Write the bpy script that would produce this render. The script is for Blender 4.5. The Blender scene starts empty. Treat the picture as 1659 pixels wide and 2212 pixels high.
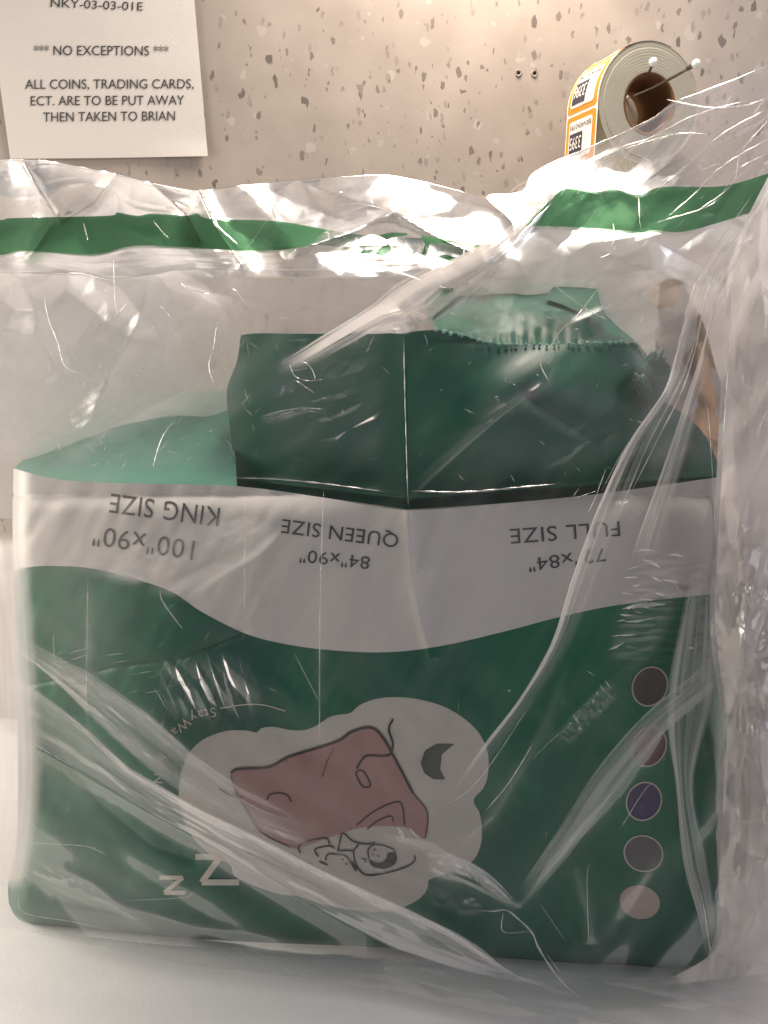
import bpy, bmesh, math, random
import numpy as np
from mathutils import Vector, Matrix
from mathutils.geometry import delaunay_2d_cdt

random.seed(7)
C = bpy.context.scene.collection
sc = bpy.context.scene

# ------------------------------------------------------------------ camera
PITCH = math.radians(12.0)
CAM = np.array([0.0, -0.53, 0.424])
T30 = math.tan(math.radians(30.0))
cd = bpy.data.cameras.new('camera')
cam = bpy.data.objects.new('camera', cd)
C.objects.link(cam)
cam.location = CAM
cam.rotation_euler = (math.radians(90) - PITCH, 0, 0)
cd.sensor_fit = 'VERTICAL'
cd.sensor_height = 24.0
cd.lens = 12.0 / T30
cd.clip_start = 0.01
cd.clip_end = 30
sc.camera = cam

# ------------------------------------------------------------------ light
sc.view_settings.view_transform = 'Standard'
sc.view_settings.look = 'None'
sc.view_settings.exposure = 0.38
sc.view_settings.gamma = 1.0
w = bpy.data.worlds.new('World')
sc.world = w
w.use_nodes = True
w.node_tree.nodes['Background'].inputs[0].default_value = (0.83, 0.84, 0.92, 1)
w.node_tree.nodes['Background'].inputs[1].default_value = 0.14
sc.cycles.transparent_max_bounces = 40
sc.cycles.max_bounces = 10
sc.cycles.caustics_reflective = False
sc.cycles.sample_clamp_indirect = 4.0


def area(name, loc, target, size, energy, col, size_y=None):
    l = bpy.data.lights.new(name, 'AREA')
    l.energy = energy
    l.color = col
    l.size = size
    if size_y:
        l.shape = 'RECTANGLE'
        l.size_y = size_y
    o = bpy.data.objects.new(name, l)
    C.objects.link(o)
    o.location = loc
    d = Vector(target) - Vector(loc)
    o.rotation_euler = d.to_track_quat('-Z', 'Y').to_euler()
    return o


# warm lamp under the shelf above, between the wall and the bag
area('ceiling_lamp', (0.10, 0.19, 0.98), (0.0, 0.14, 0.2), 0.26, 5.0, (1.0, 0.88, 0.76), 0.16)
# warm lamp low on the left
area('side_lamp', (-0.82, 0.08, 0.42), (-0.15, 0.05, 0.05), 0.5, 6.2, (1.0, 0.88, 0.74), 0.7)
# soft cool room light from the right and front
area('room_light', (0.85, -0.32, 0.72), (0.25, 0.0, 0.15), 0.6, 2.6, (0.95, 0.94, 1.0), 0.7)
area('wall_glow_fill', (0.10, 0.31, 0.84), (0.09, 0.38, 0.70), 0.07, 0.22, (1.0, 0.70, 0.42), 0.05)  # small lamp added for the warm glow on the wall

# ------------------------------------------------------------------ picture coordinates (0..1659, 0..2212) -> places
F_ = np.array([0.0, math.cos(PITCH), -math.sin(PITCH)])
U_ = np.array([0.0, math.sin(PITCH), math.cos(PITCH)])
R_ = np.array([1.0, 0.0, 0.0])


def rays(u, v):
    u = np.asarray(u, float)
    v = np.asarray(v, float)
    a = (u - 829.5) / 1106.0 * T30
    b = (1106.0 - v) / 1106.0 * T30
    return a[..., None] * R_ + b[..., None] * U_ + F_


def on_plane(u, v, y0, k=0.0):
    """point on the upright plane y = y0 + k x"""
    d = rays(u, v)
    t = (np.asarray(y0) - CAM[1]) / (d[..., 1] - k * d[..., 0])
    return CAM + t[..., None] * d


def on_level(u, v, z):
    d = rays(u, v)
    t = (np.asarray(z) - CAM[2]) / d[..., 2]
    return CAM + t[..., None] * d


# ------------------------------------------------------------------ numpy noise
def _hash(i, j, s):
    n = (i.astype(np.int64) * 374761393 + j.astype(np.int64) * 668265263 + s * 974634777) & 0x7fffffff
    n = ((n ^ (n >> 13)) * 1274126177) & 0x7fffffff
    return ((n ^ (n >> 16)) & 0xffff) / 65535.0


def noise(x, y, s=0):
    x = np.asarray(x, float)
    y = np.asarray(y, float)
    i = np.floor(x)
    j = np.floor(y)
    fx = x - i
    fy = y - j
    fx = fx * fx * fx * (fx * (fx * 6 - 15) + 10)
    fy = fy * fy * fy * (fy * (fy * 6 - 15) + 10)
    a = _hash(i, j, s)
    b = _hash(i + 1, j, s)
    c = _hash(i, j + 1, s)
    d = _hash(i + 1, j + 1, s)
    return (a + (b - a) * fx) * (1 - fy) + (c + (d - c) * fx) * fy - 0.5


def fbm(x, y, s=0, o=3):
    r = 0
    a = 1.0
    for k in range(o):
        r = r + a * noise(x * 2 ** k, y * 2 ** k, s + 17 * k)
        a *= 0.5
    return r


def _f1sq(x, y, s):
    i = np.floor(x)
    j = np.floor(y)
    best = np.full(x.shape, 99.0)
    for di in (-1, 0, 1):
        for dj in (-1, 0, 1):
            ci = i + di
            cj = j + dj
            best = np.minimum(best, (x - ci - _hash(ci, cj, s)) ** 2 + (y - cj - _hash(ci, cj, s + 5)) ** 2)
    return best


def facets(x, y, s=0):
    """crumpled sheet: flat facets that meet in sharp folds"""
    x = np.asarray(x, float)
    y = np.asarray(y, float)
    wx = 0.35 * noise(x * 0.7, y * 0.7, s + 31)
    return _f1sq(x + wx, y + wx, s) - _f1sq(x + wx + 11.3, y + wx + 4.7, s + 77)


def rot(u, v, deg):
    c, s_ = math.cos(math.radians(deg)), math.sin(math.radians(deg))
    return u * c + v * s_, -u * s_ + v * c


def seg_dist(u, v, pts):
    best = np.full(np.shape(u), 1e9)
    side = np.zeros(np.shape(u))
    for (ax, ay), (bx, by) in zip(pts[:-1], pts[1:]):
        dx, dy = bx - ax, by - ay
        L = dx * dx + dy * dy
        t = np.clip(((u - ax) * dx + (v - ay) * dy) / L, 0, 1)
        d = np.hypot(u - ax - t * dx, v - ay - t * dy)
        m = d < best
        best = np.where(m, d, best)
        side = np.where(m, np.sign((u - ax) * dy - (v - ay) * dx), side)
    return best, side


def seg_fade(u, v, pts):
    """distance to a polyline, and a weight that dies away towards its two ends"""
    best = np.full(np.shape(u), 1e9)
    pos = np.zeros(np.shape(u))
    Ls = [math.hypot(b[0] - a[0], b[1] - a[1]) for a, b in zip(pts[:-1], pts[1:])]
    tot = sum(Ls)
    acc = 0.0
    for (ax, ay), (bx, by), L in zip(pts[:-1], pts[1:], Ls):
        dx, dy = bx - ax, by - ay
        t = np.clip(((u - ax) * dx + (v - ay) * dy) / (L * L), 0, 1)
        d = np.hypot(u - ax - t * dx, v - ay - t * dy)
        m = d < best
        best = np.where(m, d, best)
        pos = np.where(m, (acc + t * L) / tot, pos)
        acc += L
    return best, np.sin(np.pi * np.clip(pos, 0, 1)) ** 0.8


def sst(a, b, x):
    t = np.clip((x - a) / (b - a), 0, 1)
    return t * t * (3 - 2 * t)


def curve(pts, n, smooth=True):
    """resample a polyline (Catmull-Rom) to n points by arc length"""
    p = np.array(pts, float)
    if smooth and len(p) > 2:
        q = []
        e = np.vstack([2 * p[0] - p[1], p, 2 * p[-1] - p[-2]])
        for i in range(1, len(e) - 2):
            for t in np.linspace(0, 1, 12, endpoint=False):
                q.append(0.5 * ((2 * e[i]) + (-e[i - 1] + e[i + 1]) * t + (2 * e[i - 1] - 5 * e[i] + 4 * e[i + 1] - e[i + 2]) * t * t
                                + (-e[i - 1] + 3 * e[i] - 3 * e[i + 1] + e[i + 2]) * t ** 3))
        q.append(e[-2])
        p = np.array(q)
    d = np.r_[0, np.cumsum(np.hypot(*np.diff(p, axis=0).T))]
    s = np.linspace(0, d[-1], n)
    return np.c_[np.interp(s, d, p[:, 0]), np.interp(s, d, p[:, 1])]


def closed(pts, n):
    p = list(pts)
    return curve([p[-1]] + p + [p[0], p[1]], int(n * 1.3))[int(0):]


# ------------------------------------------------------------------ materials
def mat(name):
    m = bpy.data.materials.new(name)
    m.use_nodes = True
    nt = m.node_tree
    for n in list(nt.nodes):
        nt.nodes.remove(n)
    out = nt.nodes.new('ShaderNodeOutputMaterial')
    return m, nt, out


def nd(nt, typ, ins=None, **kw):
    n = nt.nodes.new(typ)
    for k, v in kw.items():
        setattr(n, k, v)
    for k, v in (ins or {}).items():
        if hasattr(v, 'is_linked') or isinstance(v, bpy.types.NodeSocket):
            nt.links.new(v, n.inputs[k])
        else:
            n.inputs[k].default_value = v
    return n


def coords(nt, scale, kind='Object', rotz=(0, 0, 0)):
    tc = nd(nt, 'ShaderNodeTexCoord')
    mp = nd(nt, 'ShaderNodeMapping', {'Vector': tc.outputs[kind], 'Scale': scale, 'Rotation': rotz})
    return mp.outputs[0]


def ramp(nt, fac, stops, interp='LINEAR'):
    r = nd(nt, 'ShaderNodeValToRGB', {'Fac': fac})
    cr = r.color_ramp
    cr.interpolation = interp
    while len(cr.elements) < len(stops):
        cr.elements.new(0.5)
    for e, (p, c) in zip(cr.elements, stops):
        e.position = p
        e.color = c if len(c) == 4 else (*c, 1)
    return r.outputs[0]


def math_n(nt, op, a, b=None, clamp=False):
    n = nd(nt, 'ShaderNodeMath', operation=op, use_clamp=clamp)
    for i, v in enumerate((a, b)):
        if v is None:
            continue
        if isinstance(v, bpy.types.NodeSocket):
            nt.links.new(v, n.inputs[i])
        else:
            n.inputs[i].default_value = v
    return n.outputs[0]


def plain(name, col, rough=0.5, spec=0.5, bump=0.0, bscale=300, var=0.06, coat=0.0, trans=0.0):
    m, nt, out = mat(name)
    v = coords(nt, (1, 1, 1))
    nz = nd(nt, 'ShaderNodeTexNoise', {'Vector': v, 'Scale': bscale * 0.12, 'Detail': 4.0})
    c = ramp(nt, nz.outputs[0], [(0.25, tuple(x * (1 - var) for x in col)), (0.75, tuple(min(1, x * (1 + var)) for x in col))])
    p = nd(nt, 'ShaderNodeBsdfPrincipled', {'Base Color': c, 'Roughness': rough, 'Specular IOR Level': spec, 'Coat Weight': coat})
    if bump:
        n2 = nd(nt, 'ShaderNodeTexNoise', {'Vector': v, 'Scale': float(bscale), 'Detail': 5.0})
        b = nd(nt, 'ShaderNodeBump', {'Height': n2.outputs[0], 'Strength': bump, 'Distance': 0.001})
        nt.links.new(b.outputs[0], p.inputs['Normal'])
    s = p.outputs[0]
    if trans:
        tr = nd(nt, 'ShaderNodeBsdfTranslucent', {'Color': c})
        s = nd(nt, 'ShaderNodeMixShader', {0: trans, 1: s, 2: tr.outputs[0]}).outputs[0]
    nt.links.new(s, out.inputs[0])
    return m


def film(name, milk=0.10, edge=0.30, tint=(0.93, 0.91, 0.92), rough=0.28, bump=0.12, gloss=0.6, bscale=55.0, ang=0.6):
    """clear polyethylene film: mostly see-through, a little milky, glossy"""
    m, nt, out = mat(name)
    v = coords(nt, (1.0, 0.6, 0.28), rotz=(0, ang, 0))
    vw = nd(nt, 'ShaderNodeTexNoise', {'Vector': v, 'Scale': 14.0, 'Detail': 3.0, 'Distortion': 0.6})
    vm = nd(nt, 'ShaderNodeVectorMath', {0: v, 1: vw.outputs['Color']}, operation='MULTIPLY_ADD')
    sc_ = nd(nt, 'ShaderNodeVectorMath', {0: vw.outputs['Color'], 'Scale': 0.05}, operation='SCALE')
    ad = nd(nt, 'ShaderNodeVectorMath', {0: v, 1: sc_.outputs[0]}, operation='ADD')
    vo = nd(nt, 'ShaderNodeTexVoronoi', {'Vector': ad.outputs[0], 'Scale': bscale}, feature='F1')
    n1 = nd(nt, 'ShaderNodeTexNoise', {'Vector': ad.outputs[0], 'Scale': 22.0, 'Detail': 2.5, 'Roughness': 0.5})
    h = math_n(nt, 'ADD', math_n(nt, 'MULTIPLY', vo.outputs['Distance'], 0.15), n1.outputs[0])
    b = nd(nt, 'ShaderNodeBump', {'Height': h, 'Strength': bump, 'Distance': 0.006})
    lw = nd(nt, 'ShaderNodeLayerWeight', {'Blend': 0.35, 'Normal': b.outputs[0]})
    cl = nd(nt, 'ShaderNodeTexNoise', {'Vector': v, 'Scale': 9.0, 'Detail': 5.0})
    wt = nd(nt, 'ShaderNodeAttribute', attribute_name='whitening').outputs['Fac']
    wc = math_n(nt, 'MINIMUM', wt, 1.0)
    mk = math_n(nt, 'MULTIPLY', math_n(nt, 'MULTIPLY', ramp(nt, cl.outputs[0], [(0.3, (0.55,) * 3), (0.7, (1.45,) * 3)]), milk), wt)
    f = math_n(nt, 'ADD', mk, math_n(nt, 'MULTIPLY', math_n(nt, 'MULTIPLY', math_n(nt, 'POWER', lw.outputs['Facing'], 2.0), edge), wc), True)
    df = nd(nt, 'ShaderNodeBsdfDiffuse', {'Color': (*tint, 1), 'Normal': b.outputs[0]})
    tl = nd(nt, 'ShaderNodeBsdfTranslucent', {'Color': (*tint, 1), 'Normal': b.outputs[0]})
    sct = nd(nt, 'ShaderNodeMixShader', {0: 0.5, 1: df.outputs[0], 2: tl.outputs[0]})
    tp = nd(nt, 'ShaderNodeBsdfTransparent', {'Color': (0.995, 0.995, 0.995, 1)})
    mx = nd(nt, 'ShaderNodeMixShader', {0: f, 1: tp.outputs[0], 2: sct.outputs[0]})
    fr = nd(nt, 'ShaderNodeFresnel', {'IOR': 1.5, 'Normal': b.outputs[0]})
    gf = math_n(nt, 'MULTIPLY', math_n(nt, 'MULTIPLY', fr.outputs[0], gloss), wc, True)
    gl = nd(nt, 'ShaderNodeBsdfGlossy', {'Color': (1, 1, 1, 1), 'Roughness': rough, 'Normal': b.outputs[0]})
    m2 = nd(nt, 'ShaderNodeMixShader', {0: gf, 1: mx.outputs[0], 2: gl.outputs[0]})
    nt.links.new(m2.outputs[0], out.inputs[0])
    return m


def ink(name, col, cover=0.75, rough=0.25):
    """ink printed on the film: colours what shines through it"""
    m, nt, out = mat(name)
    df = nd(nt, 'ShaderNodeBsdfDiffuse', {'Color': (*col, 1)})
    tl = nd(nt, 'ShaderNodeBsdfTranslucent', {'Color': (*col, 1)})
    sct = nd(nt, 'ShaderNodeMixShader', {0: 0.45, 1: df.outputs[0], 2: tl.outputs[0]})
    tp = nd(nt, 'ShaderNodeBsdfTransparent', {'Color': (*[min(1, 0.25 + c) for c in col], 1)})
    mx = nd(nt, 'ShaderNodeMixShader', {0: cover, 1: tp.outputs[0], 2: sct.outputs[0]})
    nt.links.new(mx.outputs[0], out.inputs[0])
    return m


def bag_plastic(name, col, rough=0.34, see=0.0, bump=0.10, var=0.25, coat=0.04, tr=0.0):
    """coloured vinyl of the package, with soft wrinkles and uneven ink"""
    m, nt, out = mat(name)
    v = coords(nt, (1, 1, 0.55), rotz=(0, 0.5, 0))
    n0 = nd(nt, 'ShaderNodeTexNoise', {'Vector': v, 'Scale': 8.0, 'Detail': 4.0, 'Distortion': 0.8})
    lo = tuple(x * (1 - var) for x in col)
    if var > 0.2:
        lo = (lo[0] * 0.7, lo[1] * 0.75, lo[2] * 1.15)
    c = ramp(nt, n0.outputs[0], [(0.3, lo), (0.7, tuple(min(1, x * (1 + var)) for x in col))])
    n1 = nd(nt, 'ShaderNodeTexNoise', {'Vector': v, 'Scale': 22.0, 'Detail': 4.0, 'Distortion': 0.5})
    vo = nd(nt, 'ShaderNodeTexVoronoi', {'Vector': v, 'Scale': 30.0}, feature='F1')
    h = math_n(nt, 'ADD', n1.outputs[0], math_n(nt, 'MULTIPLY', vo.outputs['Distance'], 0.35))
    b = nd(nt, 'ShaderNodeBump', {'Height': h, 'Strength': bump, 'Distance': 0.006})
    p = nd(nt, 'ShaderNodeBsdfPrincipled', {'Base Color': c, 'Roughness': rough, 'Specular IOR Level': 0.32, 'Coat Weight': coat,
                                            'Coat Roughness': 0.08, 'Normal': b.outputs[0]})
    s = p.outputs[0]
    if tr:
        tl = nd(nt, 'ShaderNodeBsdfTranslucent', {'Color': c})
        s = nd(nt, 'ShaderNodeMixShader', {0: tr, 1: s, 2: tl.outputs[0]}).outputs[0]
    if see:
        tp = nd(nt, 'ShaderNodeBsdfTransparent', {'Color': (*[min(1, 0.3 + x) for x in col], 1)})
        s = nd(nt, 'ShaderNodeMixShader', {0: see, 1: s, 2: tp.outputs[0]}).outputs[0]
    nt.links.new(s, out.inputs[0])
    return m


def terrazzo():
    m, nt, out = mat('speckled_laminate')
    v = coords(nt, (1, 1, 1))
    base = nd(nt, 'ShaderNodeTexNoise', {'Vector': v, 'Scale': 22.0, 'Detail': 4.0})
    c = ramp(nt, base.outputs[0], [(0.3, (0.29, 0.25, 0.222)), (0.7, (0.345, 0.30, 0.267))])
    def chips(scale, size, keep, col, c_in, seed, stretch):
        vv = coords(nt, (stretch[0], 1, stretch[1]), rotz=(0, stretch[2], 0))
        of = nd(nt, 'ShaderNodeVectorMath', {0: vv, 1: (seed, 0, seed * 1.7)}, operation='ADD')
        wn = nd(nt, 'ShaderNodeTexNoise', {'Vector': of.outputs[0], 'Scale': scale * 1.6, 'Detail': 2.0})
        s2 = nd(nt, 'ShaderNodeVectorMath', {0: wn.outputs['Color'], 'Scale': 0.9 / scale}, operation='SCALE')
        a2 = nd(nt, 'ShaderNodeVectorMath', {0: of.outputs[0], 1: s2.outputs[0]}, operation='ADD')
        vo = nd(nt, 'ShaderNodeTexVoronoi', {'Vector': a2.outputs[0], 'Scale': scale, 'Randomness': 1.0}, feature='F1')
        sep = nd(nt, 'ShaderNodeSeparateColor', {0: vo.outputs['Color']})
        # random radius per chip, only some cells hold one
        rad = math_n(nt, 'MULTIPLY', math_n(nt, 'SUBTRACT', sep.outputs[0], 1 - keep), size / keep)
        f = math_n(nt, 'LESS_THAN', vo.outputs['Distance'], rad)
        mixc = nd(nt, 'ShaderNodeMix', {'Factor': f, 6: c_in, 7: ramp(nt, sep.outputs[1], [(0, col[0]), (1, col[1])])}, data_type='RGBA')
        return mixc.outputs[2]
    c = chips(75.0, 0.36, 0.5, ((0.30, 0.27, 0.24), (0.37, 0.33, 0.30)), c, 9.1, (1, 1, 0.3))
    c = chips(125.0, 0.46, 0.40, ((0.16, 0.135, 0.12), (0.26, 0.225, 0.20)), c, 3.3, (1.5, 0.8, 0.35))
    c = chips(78.0, 0.35, 0.30, ((0.12, 0.10, 0.088), (0.22, 0.19, 0.17)), c, 0.7, (1.35, 0.8, -0.35))
    sp = nd(nt, 'ShaderNodeTexNoise', {'Vector': v, 'Scale': 260.0, 'Detail': 3.0})
    b = nd(nt, 'ShaderNodeBump', {'Height': sp.outputs[0], 'Strength': 0.15, 'Distance': 0.0006})
    p = nd(nt, 'ShaderNodeBsdfPrincipled', {'Base Color': c, 'Roughness': 0.38, 'Normal': b.outputs[0]})
    nt.links.new(p.outputs[0], out.inputs[0])
    return m


M = {}
M['wall'] = terrazzo()
M['table'] = plain('white_tabletop', (0.82, 0.82, 0.83), 0.35, 0.5, 0.15, 400, 0.02)
M['paper'] = plain('white_paper', (0.54, 0.51, 0.485), 0.8, 0.2, 0.3, 500, 0.015)
M['black_print'] = plain('black_toner', (0.045, 0.042, 0.04), 0.6, 0.3)
M['film'] = film('clear_film', 0.026, 0.12, gloss=0.19)
M['film_back'] = film('clear_film_rear', 0.86, 0.30, bump=0.25)
M['film_fold'] = film('folded_film', 0.36, 0.18, bump=0.08, rough=0.32, gloss=0.3)
M['film_thick'] = film('bunched_film', 0.62, 0.3, bump=0.06, rough=0.35, ang=0.0, gloss=0.35, tint=(0.96, 0.91, 0.90))
M['film_right'] = film('clear_film_right', 0.30, 0.3, bump=0.12, rough=0.24, gloss=0.5, tint=(0.94, 0.91, 0.95))
M['crease'] = film('crease_highlight_film', 0.28, 0.3, bump=0.1, rough=0.25, gloss=0.8)  # creases and hem, with ridge highlights put into the milkiness
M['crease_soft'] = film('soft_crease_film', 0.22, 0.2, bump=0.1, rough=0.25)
M['stripe'] = ink('green_bag_ink', (0.115, 0.30, 0.16), 0.80)
M['white_ink'] = ink('white_bag_ink', (0.9, 0.9, 0.88), 0.92)
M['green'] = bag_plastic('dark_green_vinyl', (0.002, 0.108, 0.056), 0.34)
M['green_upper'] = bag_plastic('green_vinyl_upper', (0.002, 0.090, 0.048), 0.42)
M['teal'] = bag_plastic('thin_teal_vinyl', (0.14, 0.42, 0.33), 0.22, see=0.15, tr=0.35, var=0.1)
M['teal_mid'] = bag_plastic('teal_vinyl', (0.015, 0.115, 0.082), 0.34, tr=0.12, var=0.12)
M['band'] = bag_plastic('clear_vinyl_over_grey_blanket', (0.56, 0.54, 0.52), 0.3, var=0.04, bump=0.12)
M['cloud'] = bag_plastic('cream_print', (0.44, 0.42, 0.385), 0.32, var=0.04, bump=0.12, coat=0.2)
M['cream'] = plain('cream_line_print', (0.44, 0.42, 0.36), 0.35, 0.5)
M['pink'] = bag_plastic('pink_print', (0.31, 0.175, 0.17), 0.32, var=0.06, bump=0.12, coat=0.2)
M['line'] = plain('dark_line_print', (0.02, 0.012, 0.014), 0.4, 0.5)
M['grey_text'] = plain('dark_grey_print', (0.05, 0.055, 0.06), 0.4, 0.5)
M['moon'] = plain('dark_olive_print', (0.045, 0.055, 0.045), 0.4, 0.5)
M['kraft'] = plain('kraft_paper', (0.46, 0.27, 0.14), 0.7, 0.3, 0.5, 300, 0.08)

# ------------------------------------------------------------------ object helpers
def link(o, parent=None):
    C.objects.link(o)
    if parent is not None:
        o.parent = parent
        if parent.type == 'EMPTY':
            o.matrix_parent_inverse = Matrix.Translation(-parent.location)
    return o


def mesh_obj(name, verts, faces, m, parent=None, smooth=True):
    me = bpy.data.meshes.new(name)
    me.from_pydata([tuple(map(float, p)) for p in verts], [], faces)
    me.materials.append(m)
    if smooth:
        me.polygons.foreach_set('use_smooth', [True] * len(me.polygons))
    me.update()
    o = bpy.data.objects.new(name, me)
    link(o, parent)
    return o


def grid_obj(name, P, m, parent=None, smooth=True, white=None):
    """P: (r, c, 3) array of points"""
    r, c = P.shape[:2]
    idx = np.arange(r * c).reshape(r, c)
    q = np.stack([idx[:-1, :-1], idx[:-1, 1:], idx[1:, 1:], idx[1:, :-1]], -1).reshape(-1, 4)
    me = bpy.data.meshes.new(name)
    me.vertices.add(r * c)
    me.vertices.foreach_set('co', P.reshape(-1).astype(np.float32))
    me.loops.add(q.size)
    me.loops.foreach_set('vertex_index', q.reshape(-1).astype(np.int32))
    me.polygons.add(len(q))
    me.polygons.foreach_set('loop_start', np.arange(0, q.size, 4, dtype=np.int32))
    me.polygons.foreach_set('loop_total', np.full(len(q), 4, dtype=np.int32))
    me.polygons.foreach_set('use_smooth', np.full(len(q), smooth))
    me.materials.append(m)
    me.update()
    at = me.attributes.new('whitening', 'FLOAT', 'POINT')
    wv = np.ones(r * c) if white is None else np.broadcast_to(white, (r, c)).reshape(-1)
    at.data.foreach_set('value', wv.astype(np.float32))
    o = bpy.data.objects.new(name, me)
    link(o, parent)
    return o


def thing(name, loc, label, cat, group=None):
    o = bpy.data.objects.new(name, None)
    C.objects.link(o)
    o.location = loc
    o.empty_display_size = 0.05
    o['label'] = label
    o['category'] = cat
    if group:
        o['group'] = group
    return o


def loft(a, b, nu, nv):
    """uv grid between two edge polylines (picture coordinates)"""
    A = curve(a, nu)
    B = curve(b, nu)
    t = np.linspace(0, 1, nv)[:, None, None]
    G = A[None] * (1 - t) + B[None] * t
    return G[..., 0], G[..., 1], np.broadcast_to(t[..., 0], G.shape[:2])


def coons(top, bottom, left, right, nu, nv):
    Tp, Bt = curve(top, nu), curve(bottom, nu)
    L, Rr = curve(left, nv), curve(right, nv)
    s = np.linspace(0, 1, nu)[None, :, None]
    t = np.linspace(0, 1, nv)[:, None, None]
    G = ((1 - t) * Tp[None] + t * Bt[None] + (1 - s) * L[:, None] + s * Rr[:, None]
         - ((1 - s) * (1 - t) * Tp[0] + s * (1 - t) * Tp[-1] + (1 - s) * t * Bt[0] + s * t * Bt[-1]))
    return G[..., 0], G[..., 1], s[..., 0], t[..., 0]


# decals: 2-D meshes in picture coordinates laid on a surface function S(u, v, eps) -> points
def decal(name, poly, S, m, parent, eps, step=14.0, smooth_poly=True, n=None):
    if smooth_poly:
        n = n or max(24, int(len(poly) * 6))
        p = curve(list(poly) + [poly[0]], n + 1)[:-1]
    else:
        q = list(poly) + [poly[0]]
        p = []
        for (ax, ay), (bx, by) in zip(q[:-1], q[1:]):
            k = max(1, int(math.hypot(bx - ax, by - ay) / step))
            for t in range(k):
                p.append((ax + (bx - ax) * t / k, ay + (by - ay) * t / k))
        p = np.array(p)
    mn, mx = p.min(0), p.max(0)
    gx = np.arange(mn[0] + step / 2, mx[0], step)
    gy = np.arange(mn[1] + step / 2, mx[1], step)
    X, Y = np.meshgrid(gx, gy)
    X = X + (np.arange(len(gy)) % 2)[:, None] * step * 0.5
    pts = np.c_[X.ravel(), Y.ravel()]
    # keep interior points
    inside = np.zeros(len(pts), bool)
    a = p
    b = np.roll(p, -1, 0)
    for (x1, y1), (x2, y2) in zip(a, b):
        c = ((y1 > pts[:, 1]) != (y2 > pts[:, 1]))
        with np.errstate(divide='ignore', invalid='ignore'):
            xi = (x2 - x1) * (pts[:, 1] - y1) / (y2 - y1) + x1
        inside ^= c & (pts[:, 0] < xi)
    pts = pts[inside]
    vs = [Vector(v) for v in np.vstack([p, pts])]
    co, _, fc, *_ = delaunay_2d_cdt(vs, [], [list(range(len(p)))], 1, 1e-4)
    uv = np.array([tuple(v) for v in co])
    P = S(uv[:, 0], uv[:, 1], eps)
    return mesh_obj(name, P, fc, m, parent)


def stroke(name, pts, width, S, m, parent, eps, taper=False, step=6.0, smooth=True):
    p = np.array(pts, float)
    L = np.hypot(*np.diff(p, axis=0).T).sum()
    n = max(6, int(L / step))
    c = curve(pts, n, smooth)
    t = np.gradient(c, axis=0)
    t /= np.maximum(1e-6, np.hypot(t[:, 0], t[:, 1]))[:, None]
    nn = np.c_[-t[:, 1], t[:, 0]]
    wd = np.full(n, width / 2.0)
    if taper:
        s = np.linspace(0, 1, n)
        wd = wd * np.clip(np.minimum(s, 1 - s) * 5, 0.12, 1)
    G = np.stack([c - nn * wd[:, None], c, c + nn * wd[:, None]])
    P = S(G[..., 0], G[..., 1], eps)
    return grid_obj(name, P, m, parent)


def text_mesh(s, spacing=1.0):
    cu = bpy.data.curves.new('t', 'FONT')
    cu.body = s
    cu.size = 1.0
    cu.space_character = spacing
    cu.resolution_u = 4
    o = bpy.data.objects.new('t', cu)
    C.objects.link(o)
    dg = bpy.context.evaluated_depsgraph_get()
    me = bpy.data.meshes.new_from_object(o.evaluated_get(dg))
    bpy.data.objects.remove(o)
    bm = bmesh.new()
    bm.from_mesh(me)
    bmesh.ops.triangulate(bm, faces=bm.faces)
    for _ in range(2):
        le = [e for e in bm.edges if e.calc_length() > 0.3]
        if le:
            bmesh.ops.subdivide_edges(bm, edges=le, cuts=1)
            bmesh.ops.triangulate(bm, faces=[f for f in bm.faces if len(f.verts) > 3])
    v = np.array([(x.co.x, x.co.y) for x in bm.verts])
    bm.verts.index_update()
    f = [tuple(x.index for x in fc.verts) for fc in bm.faces]
    bm.free()
    return v, f


def text(name, s, a, b, cap, S, m, parent, eps, mirror=False, thin=0.0, spacing=1.0, fit=True):
    """baseline from a (start) to b (end) in picture coordinates; cap = capital height"""
    v, f = text_mesh(s, spacing)
    a = np.array(a, float)
    b = np.array(b, float)
    L = np.hypot(*(b - a))
    t = (b - a) / L
    up = np.array([t[1], -t[0]])
    if mirror:
        up = -up
    x0, x1 = v[:, 0].min(), v[:, 0].max()
    sx = L / (x1 - x0)
    sy = cap / 0.73
    p = a + ((v[:, 0] - x0) * sx)[:, None] * t + (v[:, 1] * sy)[:, None] * up
    return mesh_obj(name, S(p[:, 0], p[:, 1], eps), f, m, parent, smooth=False)


def glyph(name, ch, c, ang_vec, cap, S, m, parent, eps):
    t = np.array(ang_vec, float)
    t /= np.hypot(*t)
    v, f = text_mesh(ch)
    up = np.array([t[1], -t[0]])
    s = cap / 0.73
    x = (v[:, 0] - v[:, 0].mean()) * s
    y = (v[:, 1] - 0.36) * s
    p = np.array(c) + x[:, None] * t + y[:, None] * up
    return mesh_obj(name, S(p[:, 0], p[:, 1], eps), f, m, parent, smooth=False)


# ================================================================== SETTING
YW = 0.38                                    # the speckled wall


def S_wall(u, v, eps=0.0):
    return on_plane(u, v, YW - eps)


def box(name, lo, hi, m, parent=None, bevel=0.0, seg=2, rotz=0.0, center=None):
    bm = bmesh.new()
    bmesh.ops.create_cube(bm, size=1.0)
    for v in bm.verts:
        v.co = Vector([lo[i] + (v.co[i] + 0.5) * (hi[i] - lo[i]) for i in range(3)])
    if bevel:
        bmesh.ops.bevel(bm, geom=list(bm.edges), offset=bevel, segments=seg, affect='EDGES', profile=0.5)
    me = bpy.data.meshes.new(name)
    bm.to_mesh(me)
    bm.free()
    me.materials.append(m)
    o = bpy.data.objects.new(name, me)
    link(o, parent)
    return o


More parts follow.
